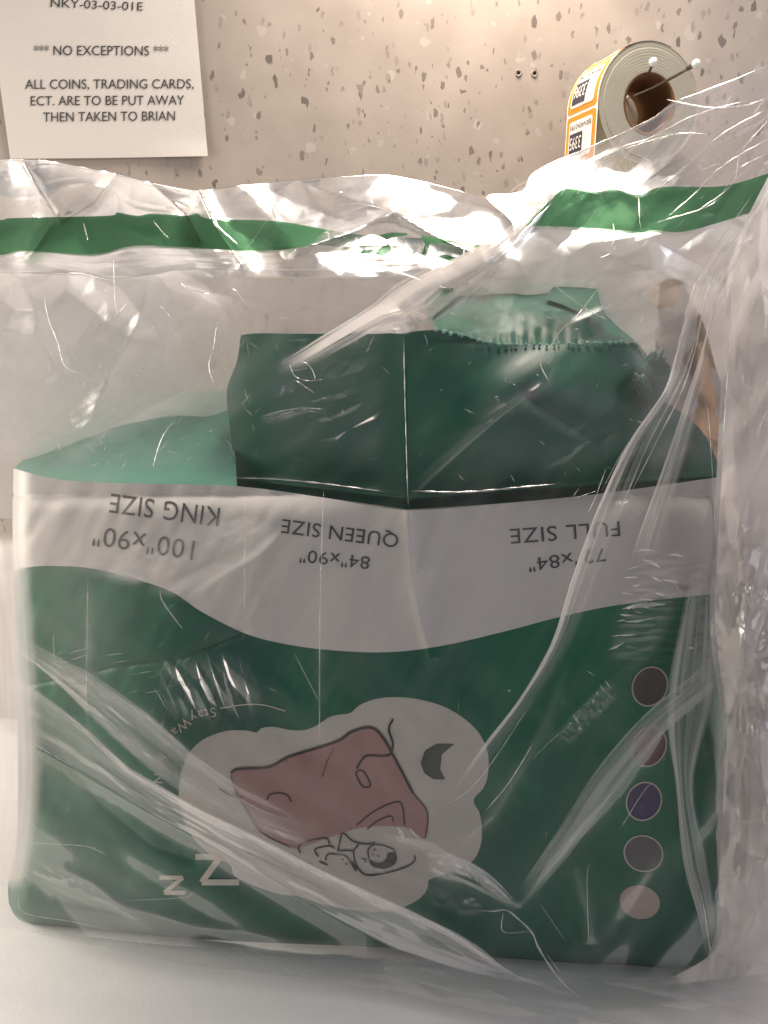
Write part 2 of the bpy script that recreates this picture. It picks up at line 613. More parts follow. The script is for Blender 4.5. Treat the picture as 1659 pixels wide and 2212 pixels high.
wall = box('wall', (-1.6, YW, -0.35), (1.6, YW + 0.03, 1.5), M['wall'], bevel=0.002)
wall['kind'] = 'structure'
table = box('table_top', (-1.5, -0.62, -0.03), (1.5, YW - 0.003, 0.0), M['table'], bevel=0.004)
table['kind'] = 'structure'
M['hole'] = plain('dark_hole', (0.02, 0.015, 0.012), 0.9, 0.1)
for hx, hy in ((1120, 158), (1155, 159)):
    c = on_plane(hx, hy, YW - 0.0006)
    bm = bmesh.new()
    # a pin prick: raised chipped rim round a dark pit
    ring = []
    for k, (r, d) in enumerate(((0.0032, 0.0), (0.0026, -0.0009), (0.0016, 0.0), (0.0012, 0.0005))):
        ring.append([bm.verts.new((c[0] + r * (1 + 0.12 * math.sin(3 * a + hx)) * math.cos(a), c[1] + d, c[2] + r * math.sin(a)))
                     for a in np.linspace(0, 2 * math.pi, 14, endpoint=False)])
    for q in range(3):
        for i in range(14):
            f = bm.faces.new((ring[q][i], ring[q][(i + 1) % 14], ring[q + 1][(i + 1) % 14], ring[q + 1][i]))
            f.material_index = 1 if q == 2 else 0
    bm.faces.new(ring[3]).material_index = 1
    me = bpy.data.meshes.new('pin_hole')
    bm.to_mesh(me)
    bm.free()
    me.materials.append(M['wall'])
    me.materials.append(M['hole'])
    o = bpy.data.objects.new('pin_hole', me)
    link(o, wall)

# ================================================================== PAPER NOTICE
notice = thing('paper_notice', on_plane(235, 340, YW - 0.002), 'white paper notice with black capital lettering hanging on the speckled wall', 'notice')


def S_paper(u, v, eps=0.0):
    d = 0.002 + 0.004 * sst(300, 345, v) * sst(300, 440, u) + 0.0015 * fbm(u / 160, v / 130, 4, 2) + 0.0015
    return on_plane(u, v, YW - d - eps)


gu, gv, _, _ = coons([(-82, -400), (387, -400)], [(22, 343), (240, 341), (449, 337)], [(-82, -400), (0, 185), (22, 343)],
                     [(387, -400), (420, 0), (449, 337)], 40, 60)
grid_obj('sheet', S_paper(gu, gv), M['paper'], notice)
for s, a, b, cap in (('NKY-03-03-01E', (109, 15), (308, 23), 19), ('*** NO EXCEPTIONS ***', (72, 119), (364, 120), 22),
                     ('ALL COINS, TRADING CARDS,', (54, 192), (418, 191), 21.5), ('ECT. ARE TO BE PUT AWAY', (66, 228), (398, 226), 21.5),
                     ('THEN TAKEN TO BRIAN', (93, 263), (378, 260), 21.5)):
    text('printed_line', s, a, b, cap, S_paper, M['black_print'], notice, 0.0006)

# ================================================================== LABEL ROLL ON A WIRE HOOK
RA = math.radians(17)                       # axis turned to the right of the wall's normal
ax = Vector((math.sin(RA), -math.cos(RA), 0))
side = Vector((math.cos(RA), math.sin(RA), 0))
upv = Vector((0, 0, 1))
RL, RR, RH = 0.055, 0.050, 0.0258            # width, outer radius, hole radius
cf = Vector(on_plane(1403, 224, YW - 0.075)) # centre of the front face
roll = thing('label_roll', cf - ax * RL * 0.5 - upv * RR, 'roll of orange bordered stickers hanging on a wire hook', 'sticker roll')
M['roll_side'] = plain('wound_paper_side', (0.40, 0.37, 0.29), 0.6, 0.3, 0.2, 300, 0.05)
M['roll_rim'] = plain('wound_backing_paper', (0.68, 0.60, 0.42), 0.5, 0.3, 0.1, 300, 0.05)
M['core'] = plain('cardboard_core', (0.20, 0.10, 0.045), 0.8, 0.2, 0.4, 300, 0.1)
M['orange'] = plain('orange_label_ink', (0.72, 0.25, 0.02), 0.45, 0.4, 0.0, 300, 0.05)
M['label_white'] = plain('label_white', (0.85, 0.80, 0.72), 0.5, 0.4)
M['navy'] = plain('dark_label_ink', (0.05, 0.045, 0.07), 0.5, 0.3)


def cylp(r, a, d):
    """a: 0 = right, 90deg = up; d: 0 front face .. RL at the back"""
    return cf + side * (r * math.cos(a)) + upv * (r * math.sin(a)) - ax * d


n = 72
V, Fc = [], []
RGS = [(RH, 0.0)] + [(RH + (RR - RH) * k / 26.0, 0.00007 * math.sin(k * 2.4) + (0.0004 if k > 20 else 0)) for k in range(1, 26)] + [(RR, 0.0)]
for r, d in RGS:
    V += [cylp(r, a, d) for a in np.linspace(0, 2 * math.pi, n, endpoint=False)]
for q in range(len(RGS) - 1):
    Fc += [(q * n + i, q * n + (i + 1) % n, (q + 1) * n + (i + 1) % n, (q + 1) * n + i) for i in range(n)]
me_ = mesh_obj('roll_face', V, Fc, M['roll_side'], roll, False)
V, Fc = [], []
for d in (0, RL):
    V += [cylp(RR, a, d) for a in np.linspace(0, 2 * math.pi, n, endpoint=False)]
Fc = [(i, (i + 1) % n, n + (i + 1) % n, n + i) for i in range(n)]
V += [cylp(RR, a, RL) for a in np.linspace(0, 2 * math.pi, n, endpoint=False)] + [cylp(RH, a, RL) for a in np.linspace(0, 2 * math.pi, n, endpoint=False)]
Fc += [(2 * n + i, 2 * n + (i + 1) % n, 3 * n + (i + 1) % n, 3 * n + i) for i in range(n)]
mesh_obj('wound_stickers', V, Fc, M['roll_rim'], roll, True)
V = [cylp(RH, a, -0.0005) for a in np.linspace(0, 2 * math.pi, n, endpoint=False)] + [cylp(RH, a, RL + 0.001) for a in np.linspace(0, 2 * math.pi, n, endpoint=False)]
V += [cylp(RH - 0.002, a, -0.0005) for a in np.linspace(0, 2 * math.pi, n, endpoint=False)] + [cylp(RH - 0.002, a, RL + 0.001) for a in np.linspace(0, 2 * math.pi, n, endpoint=False)]
Fc = [(2 * n + i, 2 * n + (i + 1) % n, 3 * n + (i + 1) % n, 3 * n + i) for i in range(n)] + [(i, (i + 1) % n, 2 * n + (i + 1) % n, 2 * n + i) for i in range(n)]
mesh_obj('core', V, Fc, M['core'], roll, True)


def strip_pt(s, q, h):
    """s: metres along the strip from the top of the roll, going left and down; q: 0 at the front edge .. RL"""
    r = RR + 0.0008 + h
    arc = RR * math.pi / 2
    if s < arc:
        a = math.pi / 2 + s / RR
        return cylp(r, a, q)
    e = s - arc
    p = cylp(r, math.pi, q)
    return p - upv * e + side * (-0.04 * e) * (1 - math.exp(-e * 20))


def strip_patch(name, s0, s1, q0, q1, h, m, parent, rounded=0.0, ns=14):
    V, Fc = [], []
    if rounded:
        out = []
        for cx, cy, a0 in ((s1 - rounded, q1 - rounded, 0), (s0 + rounded, q1 - rounded, 90), (s0 + rounded, q0 + rounded, 180), (s1 - rounded, q0 + rounded, 270)):
            for k in range(4):
                a = math.radians(a0 + k * 30)
                out.append((cx + rounded * math.cos(a), cy + rounded * math.sin(a)))
        pts = []
        for a_, b_ in zip(out, out[1:] + out[:1]):
            kk = max(1, int(math.hypot(b_[0] - a_[0], b_[1] - a_[1]) / 0.004))
            pts += [(a_[0] + (b_[0] - a_[0]) * t / kk, a_[1] + (b_[1] - a_[1]) * t / kk) for t in range(kk)]
        n0 = len(pts)
        for x in np.arange(s0 + 0.004, s1 - 0.003, 0.004):
            for y in np.arange(q0 + 0.004, q1 - 0.003, 0.006):
                pts.append((x, y))
        co, _, fc, *_ = delaunay_2d_cdt([Vector(p) for p in pts], [], [list(range(n0))], 1, 1e-6)
        return mesh_obj(name, [strip_pt(c.x, c.y, h) for c in co], fc, m, parent)
    for s in np.linspace(s0, s1, ns):
        V += [strip_pt(s, q0, h), strip_pt(s, q1, h)]
    Fc = [(2 * i, 2 * i + 1, 2 * i + 3, 2 * i + 2) for i in range(ns - 1)]
    return mesh_obj(name, V, Fc, m, parent)


strip = strip_patch('sticker_strip', -0.02, 0.125, 0.0, RL, 0.0, M['label_white'], roll, ns=50)
pitch = 0.0435
for i in range(3):
    s0 = 0.0 + i * pitch - 0.004
    lab = strip_patch('sticker', s0 + 0.001, s0 + pitch - 0.0015, 0.0018, RL - 0.0018, 0.0003, M['orange'], roll, rounded=0.003)
    strip_patch('panel', s0 + 0.0055, s0 + pitch - 0.006, 0.007, RL - 0.007, 0.0006, M['label_white'], lab, rounded=0.003)
    strip_patch('number_box', s0 + 0.016, s0 + pitch - 0.0085, 0.023, RL - 0.009, 0.0009, M['navy'], lab)
    # numbers, upside down: text x runs from the back edge to the front, up runs down the strip
    for s_, q_a, q_b, s_base, capm, mm, h_ in (('339' + str(6 - (i - 1) if 0 < i < 3 else 7), 0.0245, RL - 0.0105, s0 + 0.0195, 0.011, 'label_white', 0.0012),
                                          ('BRN404339' + str(6 - (i - 1) if 0 < i < 3 else 7), 0.0085, RL - 0.0085, s0 + 0.0085, 0.0048, 'navy', 0.0009)):
        v, f = text_mesh(s_)
        x = (v[:, 0] - v[:, 0].min()) / np.ptp(v[:, 0])
        P = [strip_pt(s_base + yy / 0.73 * capm, q_a + xx * (q_b - q_a), h_) for xx, yy in zip(x, v[:, 1])]
        mesh_obj('number', P, f, M[mm], lab, False)


def tube(name, pts, r, m, parent, seg=8):
    pts = [Vector(p) for p in pts]
    V, Fc = [], []
    for i, p in enumerate(pts):
        t = (pts[min(i + 1, len(pts) - 1)] - pts[max(i - 1, 0)]).normalized()
        a = t.orthogonal().normalized() if i == 0 else (a - t * a.dot(t)).normalized()
        b = t.cross(a)
        V += [p + (a * math.cos(q) + b * math.sin(q)) * r for q in np.linspace(0, 2 * math.pi, seg, endpoint=False)]
    for i in range(len(pts) - 1):
        Fc += [(i * seg + k, i * seg + (k + 1) % seg, (i + 1) * seg + (k + 1) % seg, (i + 1) * seg + k) for k in range(seg)]
    Fc.append(tuple(range(seg)))
    Fc.append(tuple((len(pts) - 1) * seg + k for k in range(seg)))
    return mesh_obj(name, V, Fc, m, parent)


def ball(name, c, r, m, parent):
    bm = bmesh.new()
    bmesh.ops.create_uvsphere(bm, u_segments=14, v_segments=10, radius=r)
    bmesh.ops.translate(bm, verts=bm.verts, vec=Vector(c))
    me = bpy.data.meshes.new(name)
    bm.to_mesh(me)
    bm.free()
    me.polygons.foreach_set('use_smooth', [True] * len(me.polygons))
    me.materials.append(m)
    o = bpy.data.objects.new(name, me)
    return link(o, parent)


m_, nt_, out_ = mat('steel_wire')
p_ = nd(nt_, 'ShaderNodeBsdfPrincipled', {'Base Color': (0.42, 0.41, 0.38, 1), 'Metallic': 1.0, 'Roughness': 0.3})
nt_.links.new(p_.outputs[0], out_.inputs[0])
M['steel'] = m_
M['ball'] = plain('white_pin_head', (0.85, 0.84, 0.78), 0.2, 0.6, coat=0.5)
for (fx, fy, fd), (tx, ty, td), lab in (((1352, 212, 0.0), (1504, 138, 0.155), 'long steel pin with a white ball tip crossing the hole of the sticker roll'),
                                       ((1388, 178, 0.0), (1411, 134, 0.125), 'short steel pin with a white ball tip above the hole of the sticker roll')):
    a_ = Vector(on_plane(fx, fy, YW - fd))
    b_ = Vector(on_plane(tx, ty, YW - td))
    hk = thing('wall_pin', a_, lab, 'pin')
    tube('shaft', [a_ + (b_ - a_) * t + Vector((0, 0, -0.002 * math.sin(math.pi * t))) for t in np.linspace(0, 1, 8)], 0.0013, M['steel'], hk)
    tube('collar', [b_ + (a_ - b_) * t for t in (0.02, 0.10)], 0.0022, M['steel'], hk)
    ball('ball_tip', b_, 0.0036, M['ball'], hk)

# ================================================================== GREEN PACKAGE
pk = thing('blanket_package', (-0.02, 0.06, 0.0), 'glossy dark green printed blanket package standing upside down inside the clear bag', 'package')
K = -0.10
Y0 = -0.003

WAVE = [(29, 1232), (85, 1223), (185, 1226), (275, 1246), (370, 1278), (435, 1321), (524, 1366), (600, 1388), (700, 1403), (829, 1409), (949, 1396),
        (1090, 1364), (1208, 1333), (1328, 1308), (1494, 1288), (1558, 1282)]
TOPE = [(29, 1012), (120, 1034), (240, 1043), (505, 1050), (700, 1075), (880, 1102), (1100, 1086), (1300, 1066), (1556, 1030)]


def S_front(u, v, eps=0.0):
    """front face of the package"""
    u = np.asarray(u, float)
    v = np.asarray(v, float)
    e = np.minimum(u - 20, 1562 - u)
    bow = -0.020 * (1 - ((u - 790) / 780) ** 2) * (1 - 0.35 * ((v - 1560) / 520) ** 2)
    edge = 0.030 * np.exp(-np.maximum(e, 0) / 16.0)
    bot = 0.022 * np.exp(-np.maximum(2100 - v + (u - 1540) * 0.062, 0) / 22.0)
    top = 0.012 * np.exp(-np.maximum(v - 1070, 0) / 26.0)
    a, b = rot(u, v, 55)
    c, d = rot(u, v, -62)
    wr = 0.0050 * fbm(a / 300, b / 110, 3, 3) * sst(0, 260, u * 0 + v - 1350) + 0.0034 * fbm(c / 260, d / 75, 8, 3)
    # crumpled creases on the left and by the right gusset
    dl, _ = seg_dist(u, v, [(60, 1480), (250, 1440), (400, 1420), (520, 1370)])
    wr = wr + 0.003 * np.exp(-dl / 9.0)
    dl, _ = seg_dist(u, v, [(880, 1102), (890, 1250), (930, 1420)])
    wr = wr - 0.003 * np.exp(-dl / 14.0)
    dl, _ = seg_dist(u, v, [(110, 1600), (220, 1740), (330, 1830), (420, 1860)])
    wr = wr + 0.004 * np.exp(-dl / 18.0)
    dl, _ = seg_dist(u, v, [(1240, 1880), (1280, 2040)])
    wr = wr - 0.003 * np.exp(-dl / 12.0)
    dl, _ = seg_dist(u, v, [(1500, 1300), (1340, 1440), (1180, 1600), (1130, 1740)])
    wr = wr - 0.006 * np.exp(-dl / 40.0)
    loc = sst(1330, 1420, u) * (1 - sst(1520, 1560, u)) * sst(1180, 1270, v) * (1 - sst(1400, 1450, v))
    wr = wr + 0.0030 * loc * facets(u / 46, v / 13, 12)
    loc = sst(300, 360, u) * (1 - sst(480, 560, u)) * sst(1410, 1450, v) * (1 - sst(1560, 1620, v))
    wr = wr + 0.0025 * loc * facets((u + v * 0.4) / 14, v / 60, 14)
    return on_plane(u, v, Y0 + bow + edge + bot + top + wr - eps, K)


LEFT1 = [(29, 1012), (27, 1120), (29, 1232)]
LEFT2 = [(29, 1232), (32, 1400), (38, 1600), (38, 1780), (30, 1860), (18, 1900), (20, 1960), (30, 1992)]
BOT = [(30, 1992), (100, 2004), (300, 2019), (500, 2033), (850, 2048), (1100, 2070), (1400, 2090), (1546, 2092)]
RIGHT2 = [(1558, 1282), (1562, 1500), (1560, 1760), (1553, 1920), (1546, 2092)]
gu, gv, _, _ = coons(TOPE, WAVE, LEFT1, [(1556, 1030), (1558, 1150), (1558, 1282)], 300, 70)
grid_obj('size_band', S_front(gu, gv), M['band'], pk)
gu, gv, _, _ = coons(WAVE, BOT, LEFT2, RIGHT2, 420, 220)
front = grid_obj('front_panel', S_front(gu, gv), M['green'], pk)

# back and sides of the body, so that it is a filled bag from any side
fr_b = curve(LEFT1[:-1] + LEFT2, 60)
rt_b = curve([(1556, 1030), (1558, 1282)] + RIGHT2[1:], 60)


def wrap(edge_uv, depth, n=14):
    P0 = S_front(edge_uv[:, 0], edge_uv[:, 1])
    rows = []
    for t in np.linspace(0, 1, n):
        Q = P0.copy()
        Q[:, 1] += depth * t
        Q[:, 2] = np.maximum(Q[:, 2] * (1 - 0.04 * math.sin(math.pi * t)), 0.001)
        Q[:, 0] += 0.012 * math.sin(math.pi * t) * np.sign(Q[:, 0]) * 0
        rows.append(Q)
    return np.array(rows)


sideL = wrap(fr_b, 0.10)
sideR = wrap(rt_b, 0.10)
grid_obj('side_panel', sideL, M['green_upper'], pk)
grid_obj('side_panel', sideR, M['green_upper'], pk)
tB = np.linspace(0, 1, 30)[:, None, None]
grid_obj('back_panel', sideL[-1][None] * (1 - tB) + sideR[-1][None] * tB, M['green_upper'], pk)

# the light teal top of the body on the left, sloping up and back
Pf = curve([(29, 1012), (120, 1034), (240, 1043), (400, 1048), (512, 1050)], 60)
Pb = curve([(60, 985), (140, 925), (240, 872), (350, 853), (500, 842)], 60)
t = np.linspace(0, 1, 30)[:, None]
U = Pf[None, :, 0] * (1 - t) + Pb[None, :, 0] * t
Vv = Pf[None, :, 1] * (1 - t) + Pb[None, :, 1] * t
dep = Y0 + 0.010 + 0.10 * np.broadcast_to(t, U.shape) ** 0.8 + 0.006 * fbm(U / 90, Vv / 60, 21, 3) * np.sin(np.pi * np.broadcast_to(t, U.shape))
grid_obj('top_panel', on_plane(U, Vv, dep, K), M['teal'], pk)


def S_up(u, v, eps=0.0):
    """dark upper block with the upright corner at u = 875"""
    u = np.asarray(u, float)
    v = np.asarray(v, float)
    d = 0.006 + 0.05 * np.clip((875 - u) / 370, 0, 2) + 0.035 * np.clip((u - 875) / 680, 0, 2) ** 1.5
    d = d + 0.003 * sst(900, 700, v)
    # pillow of the right face
    s = np.clip((u - 880) / 600, 0, 1)
    q = np.clip((v - 740) / 340, 0, 1)
    d = d - 0.028 * np.sin(np.pi * s) * np.sin(np.pi * q) * (u > 880)
    a, b = rot(u, v, -35)
    d = d + 0.0035 * fbm(a / 220, b / 90, 31, 2) * sst(0, 60, np.abs(u - 875))
    # the seam above the size band
    ys = np.where(u < 880, 1034 + (u - 505) * 0.115, 1078 - (u - 880) * 0.075)
    d = d - 0.004 * np.exp(-np.abs(v - ys) / 7.0)
    dl, _ = seg_dist(u, v, [(1510, 930), (1470, 980), (1450, 1060)])
    d = d + 0.008 * np.exp(-dl / 16)
    dl, _ = seg_dist(u, v, [(1140, 860), (1290, 960), (1400, 900)])
    d = d + 0.005 * np.exp(-dl / 22)
    return on_plane(u, v, Y0 + d - eps, K)


UL = [(520, 724), (512, 780), (490, 848), (500, 950), (508, 1049)]
gu, gv, _, _ = coons([(520, 724), (560, 720), (700, 721), (872, 718)], [(508, 1049), (700, 1075), (880, 1101)], UL, [(872, 718), (877, 900), (880, 1101)], 110, 110)
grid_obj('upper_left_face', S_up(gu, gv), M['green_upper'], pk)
UR = [(1374, 741), (1398, 790), (1415, 850), (1470, 890), (1515, 930), (1545, 985), (1556, 1030)]
TST = [(872, 718), (944, 713), (1003, 725), (1053, 740), (1128, 745), (1204, 744), (1280, 742), (1330, 739), (1374, 741)]
gu, gv, _, _ = coons(TST, [(880, 1101), (1100, 1086), (1300, 1066), (1556, 1030)], [(872, 718), (877, 900), (880, 1101)], UR, 200, 120)
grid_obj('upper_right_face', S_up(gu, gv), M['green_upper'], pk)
# side wall of the block going back
e = curve(UL, 30)
P0 = S_up(e[:, 0], e[:, 1])
grid_obj('upper_side_face', np.array([P0 + np.array([0.015 * t, 0.07 * t, 0]) for t in np.linspace(0, 1, 6)]), M['green_upper'], pk)

# rear gusset: lighter, tipped back, gathered along a perforated seam
gtop = [(925, 640), (1010, 618), (1110, 612), (1200, 608), (1288, 606), (1302, 650), (1330, 690)]
A = curve([(940, 713)] + TST[2:] + [(1400, 790)], 120)
B = curve([(926, 645), (990, 622), (1100, 613), (1200, 609), (1288, 607), (1318, 672), (1400, 768), (1415, 800)], 120)
t = np.linspace(0, 1, 40)[:, None]
U = A[None, :, 0] * (1 - t) + B[None, :, 0] * t
Vv = A[None, :, 1] * (1 - t) + B[None, :, 1] * t
tt = np.broadcast_to(t, U.shape)
dep = (0.006 + 0.035 * np.clip((A[None, :, 0] - 875) / 680, 0, 2) ** 1.5 + 0.015) + 0.10 * tt + 0.004 * fbm(U / 60, Vv / 40, 41, 3)
dep = dep + 0.0025 * np.exp(-tt * 8) * np.sin(U / 4.2)
grid_obj('rear_gusset', on_plane(U, Vv, Y0 + dep, K), M['teal_mid'], pk)


def S_gus(u, v, eps=0.0):
    u = np.asarray(u, float)
    d = 0.006 + 0.035 * np.clip((u - 875) / 680, 0, 2) ** 1.5 + 0.015 + 0.10 * np.clip((745 - v) / 135, 0, 1)
    return on_plane(u, v, Y0 + d - eps, K)


decal('gusset_flap', [(1178, 645), (1200, 612), (1285, 606), (1296, 650), (1300, 700), (1262, 680), (1220, 660)], S_gus, M['green_upper'], pk, 0.010, smooth_poly=False)
decal('gusset_flap', [(918, 652), (935, 622), (978, 622), (985, 640), (940, 680), (925, 700)], S_gus, M['green_upper'], pk, 0.010, smooth_poly=False)
# beads of the gathered seam
M['bead'] = bag_plastic('pale_teal_gathers', (0.20, 0.42, 0.36), 0.18, var=0.05)
for i, c in enumerate(curve(TST[1:], 30)):
    c = (c[0] + random.uniform(-5, 5), c[1] + random.uniform(-1.5, 2.5))
    P = Vector(S_up(c[0], c[1], 0.002))
    bm = bmesh.new()
    bmesh.ops.create_icosphere(bm, subdivisions=2, radius=0.0010)
    rx = random.uniform(0.8, 1.5)
    for v_ in bm.verts:
        v_.co = Vector((v_.co.x * rx, v_.co.y * 0.8, v_.co.z * random.uniform(0.9, 1.1) * 1.2)) + P
    me = bpy.data.meshes.new('seam_stitch')
    bm.to_mesh(me)
    bm.free()
    me.materials.append(M['bead'])
    me.polygons.foreach_set('use_smooth', [True] * len(me.polygons))
    link(bpy.data.objects.new('seam_stitch', me), pk)

# the tied corner of the package on the right
gr = random.Random(3)
for k, (cx, cy, rx, ry, an) in enumerate(((1402, 800, 16, 34, -30), (1424, 822, 13, 30, -20), (1392, 838, 12, 26, 35), (1420, 858, 12, 16, 10))):
    bm = bmesh.new()
    bmesh.ops.create_icosphere(bm, subdivisions=4, radius=1.0)
    P = Vector(S_up(cx, cy, 0.010))
    ca, sa = math.cos(math.radians(an)), math.sin(math.radians(an))
    for v_ in bm.verts:
        x, y, z = v_.co
        rr = 1 + 0.28 * float(fbm(np.array(x * 2.0 + k), np.array(z * 1.6 + y * 2), 50, 3)) + 0.12 * math.sin(9 * x + 2 * z)
        x, z = x * rr * rx * 0.00036, z * rr * ry * 0.00036
        v_.co = P + Vector((x * ca - z * sa, y * rr * 0.006, x * sa + z * ca))
    me = bpy.data.meshes.new('gathered_corner')
    bm.to_mesh(me)
    bm.free()
    me.materials.append(M['green_upper'])
    me.polygons.foreach_set('use_smooth', [True] * len(me.polygons))
    link(bpy.data.objects.new('gathered_corner', me), pk)


# ---- printing on the package
def Z1(p):
    return [(339 + 0.4493 * x, 1477 + 0.4493 * y) for x, y in p]


def OFF(k):
    return 0.00032 * k


for s, a, b, cap in (('KING SIZE', (476, 1097), (240, 1066), 44), ('100"x90"', (422, 1169), (205, 1136), 44), ('QUEEN SIZE', (862, 1154), (610, 1121), 32),
                     ('84"x90"', (800, 1203), (650, 1187), 29), ('FULL SIZE', (1338, 1126), (1101, 1143), 34), ('72"x84"', (1306, 1184), (1140, 1207), 30)):
    text('size_text', s, a, b, cap, S_front, M['grey_text'], pk, OFF(1), spacing=1.05)

decal('cloud_print', Z1([(115, 430), (150, 340), (220, 270), (330, 228), (430, 225), (480, 235), (500, 215), (560, 207), (640, 222), (710, 222), (770, 200), (830, 160),
                         (890, 147), (930, 140), (980, 100), (1060, 72), (1150, 64), (1260, 75), (1380, 110), (1480, 170), (1550, 240), (1590, 330), (1592, 430),
                         (1570, 500), (1522, 560), (1550, 620), (1562, 700), (1555, 780), (1520, 850), (1450, 890), (1380, 920), (1310, 942), (1300, 985),
                         (1260, 1035), (1180, 1075), (1080, 1095), (950, 1090), (800, 1060), (680, 1022), (600, 1015), (520, 990), (430, 955), (370, 920), (350, 870), (270, 830),
                         (190, 760), (130, 660), (105, 540)]), S_front, M['cloud'], pk, OFF(1), step=12)
decal('blanket_print', Z1([(355, 430), (390, 410), (540, 400), (640, 350), (860, 280), (930, 235), (1000, 212), (1050, 220), (1100, 280), (1160, 390), (1240, 540),
                           (1300, 620), (1290, 745), (1190, 690), (1000, 690), (870, 725), (690, 790), (640, 785), (500, 715), (440, 630), (400, 560), (365, 480)]),
      S_front, M['pink'], pk, OFF(2), step=12)
decal('moon_print', Z1([(1430, 290), (1350, 288), (1290, 320), (1268, 380), (1285, 430), (1330, 460), (1385, 460), (1362, 410), (1370, 340), (1405, 310)]),
      S_front, M['moon'], pk, OFF(2), step=12, smooth_poly=False)
LN = [([(355, 430), (390, 410), (540, 400), (640, 350), (860, 280), (930, 235), (1000, 212), (1050, 220), (1100, 280), (1160, 390), (1230, 525)], 5.5),
      ([(1135, 170), (1115, 220), (1135, 290), (1120, 340), (1080, 348), (1010, 345), (975, 380), (960, 410)], 5.0),
      ([(955, 430), (975, 415), (1000, 430), (1025, 480), (1020, 497), (985, 490), (955, 430)], 4.0),
      ([(430, 610), (470, 670), (495, 712)], 4.0), ([(355, 440), (380, 520), (430, 610)], 2.4), ([(495, 712), (560, 750), (640, 786)], 2.6),
      ([(300, 505), (350, 535), (410, 545)], 2.6),
      ([(530, 560), (540, 535), (580, 525), (625, 535), (645, 568)], 4.0), ([(1230, 525), (1300, 620), (1290, 745)], 2.6),
      ([(960, 680), (1050, 610), (1150, 568), (1180, 590), (1190, 680)], 3.4), ([(1010, 700), (1060, 660), (1125, 635), (1135, 665)], 3.0),
      ([(690, 815), (680, 785), (720, 758), (810, 742), (830, 772)], 3.6), ([(775, 832), (760, 795), (830, 780), (852, 792)], 3.6),
      ([(870, 805), (882, 750), (895, 718), (940, 755), (1000, 770), (1050, 765)], 3.6), ([(865, 805), (920, 802), (945, 803), (970, 772)], 3.2),
      ([(945, 800), (955, 860), (1000, 918), (1100, 910), (1200, 880), (1240, 850), (1238, 825)], 3.8),
      ([(810, 850), (820, 820), (860, 820), (905, 830), (940, 870), (962, 900)], 3.8), ([(780, 855), (820, 872)], 4.0),
      ([(1020, 840), (1015, 800), (1040, 775), (1090, 778), (1140, 800), (1147, 830)], 3.4),
      ([(1040, 800), (1052, 796)], 2.6), ([(1058, 826), (1070, 830)], 2.6), ([(1036, 826), (1042, 816)], 2.2), ([(888, 846), (900, 843)], 2.4), ([(903, 866), (915, 868)], 2.4),
      ([(985, 840), (1008, 846)], 2.2), ([(995, 858), (1008, 852)], 2.2), ([(850, 310), (820, 370), (795, 450)], 1.6), ([(690, 900), (700, 870), (740, 866)], 2.6)]
for p, wd in LN:
    stroke('line_print', Z1(p), wd, S_front, M['line'], pk, OFF(3), step=5)
decal('hair_print', Z1([(1018, 845), (1060, 862), (1098, 850), (1112, 815), (1150, 820), (1148, 862), (1110, 887), (1060, 888), (1030, 872)]), S_front, M['line'], pk, OFF(3), step=8)
decal('hair_print', Z1([(920, 850), (945, 862), (962, 885), (955, 903), (940, 880)]), S_front, M['line'], pk, OFF(3), step=8)
for p, wd in (([(185, 832), (305, 832), (215, 955), (395, 955)], 13.0), ([(12, 932), (125, 932), (35, 1005), (137, 1005)], 9.0)):
    q = Z1(p)
    for k in range(3):
        stroke('letter_print', [q[k], q[k + 1]], wd, S_front, M['cream'], pk, OFF(2) + 0.00012 * k, step=5, smooth=False)
stroke('arc_print', [(475, 1530), (530, 1522), (570, 1523), (617, 1536)], 2.4, S_front, M['cream'], pk, OFF(2))
PTH = [(468, 1538), (430, 1546), (405, 1560), (378, 1584), (358, 1612), (349, 1640), (344, 1672), (342, 1700)]
cc = curve(PTH, 60)
tg = np.gradient(cc, axis=0)
for ch, s_ in (('S', 2), ('t', 6), ('a', 9), ('y', 13), ('W', 20), ('a', 26), ('r', 30), ('m', 35), ('A', 42), ('l', 46), ('l', 48), ('N', 54)):
    glyph('slogan_letter', ch, cc[s_], tg[s_], 22, S_front, M['cream'], pk, OFF(2))
M['c_brown'] = plain('brown_swatch', (0.055, 0.045, 0.038), 0.35, 0.5)
M['c_maroon'] = plain('maroon_swatch', (0.085, 0.020, 0.018), 0.35, 0.5)
M['c_indigo'] = plain('indigo_swatch', (0.032, 0.022, 0.090), 0.35, 0.5)
M['c_grey'] = plain('grey_swatch', (0.085, 0.082, 0.09), 0.35, 0.5)
M['c_tan'] = plain('tan_swatch', (0.42, 0.33, 0.28), 0.35, 0.5)
for cx, cy, rx, ry, an, mm in ((1404, 1483, 37, 43, 25, 'c_brown'), (1402, 1613, 36, 44, 25, 'c_maroon'), (1391, 1731, 37, 42, 25, 'c_indigo'), (1390, 1844, 42, 38, 20, 'c_grey'), (1382, 1949, 44, 36, 12, 'c_tan')):
    an = math.radians(an)
    pts = [(cx + rx * math.cos(q) * math.cos(an) - ry * math.sin(q) * math.sin(an), cy + rx * math.cos(q) * math.sin(an) + ry * math.sin(q) * math.cos(an))
           for q in np.linspace(0, 2 * math.pi, 40, endpoint=False)]
    o = decal('colour_swatch', pts, S_front, M[mm], pk, OFF(1), step=10, smooth_poly=False)
    if mm != 'c_tan':
        stroke('swatch_ring', pts + [pts[0]], 3.2, S_front, M['cream'], o, OFF(2), step=6)

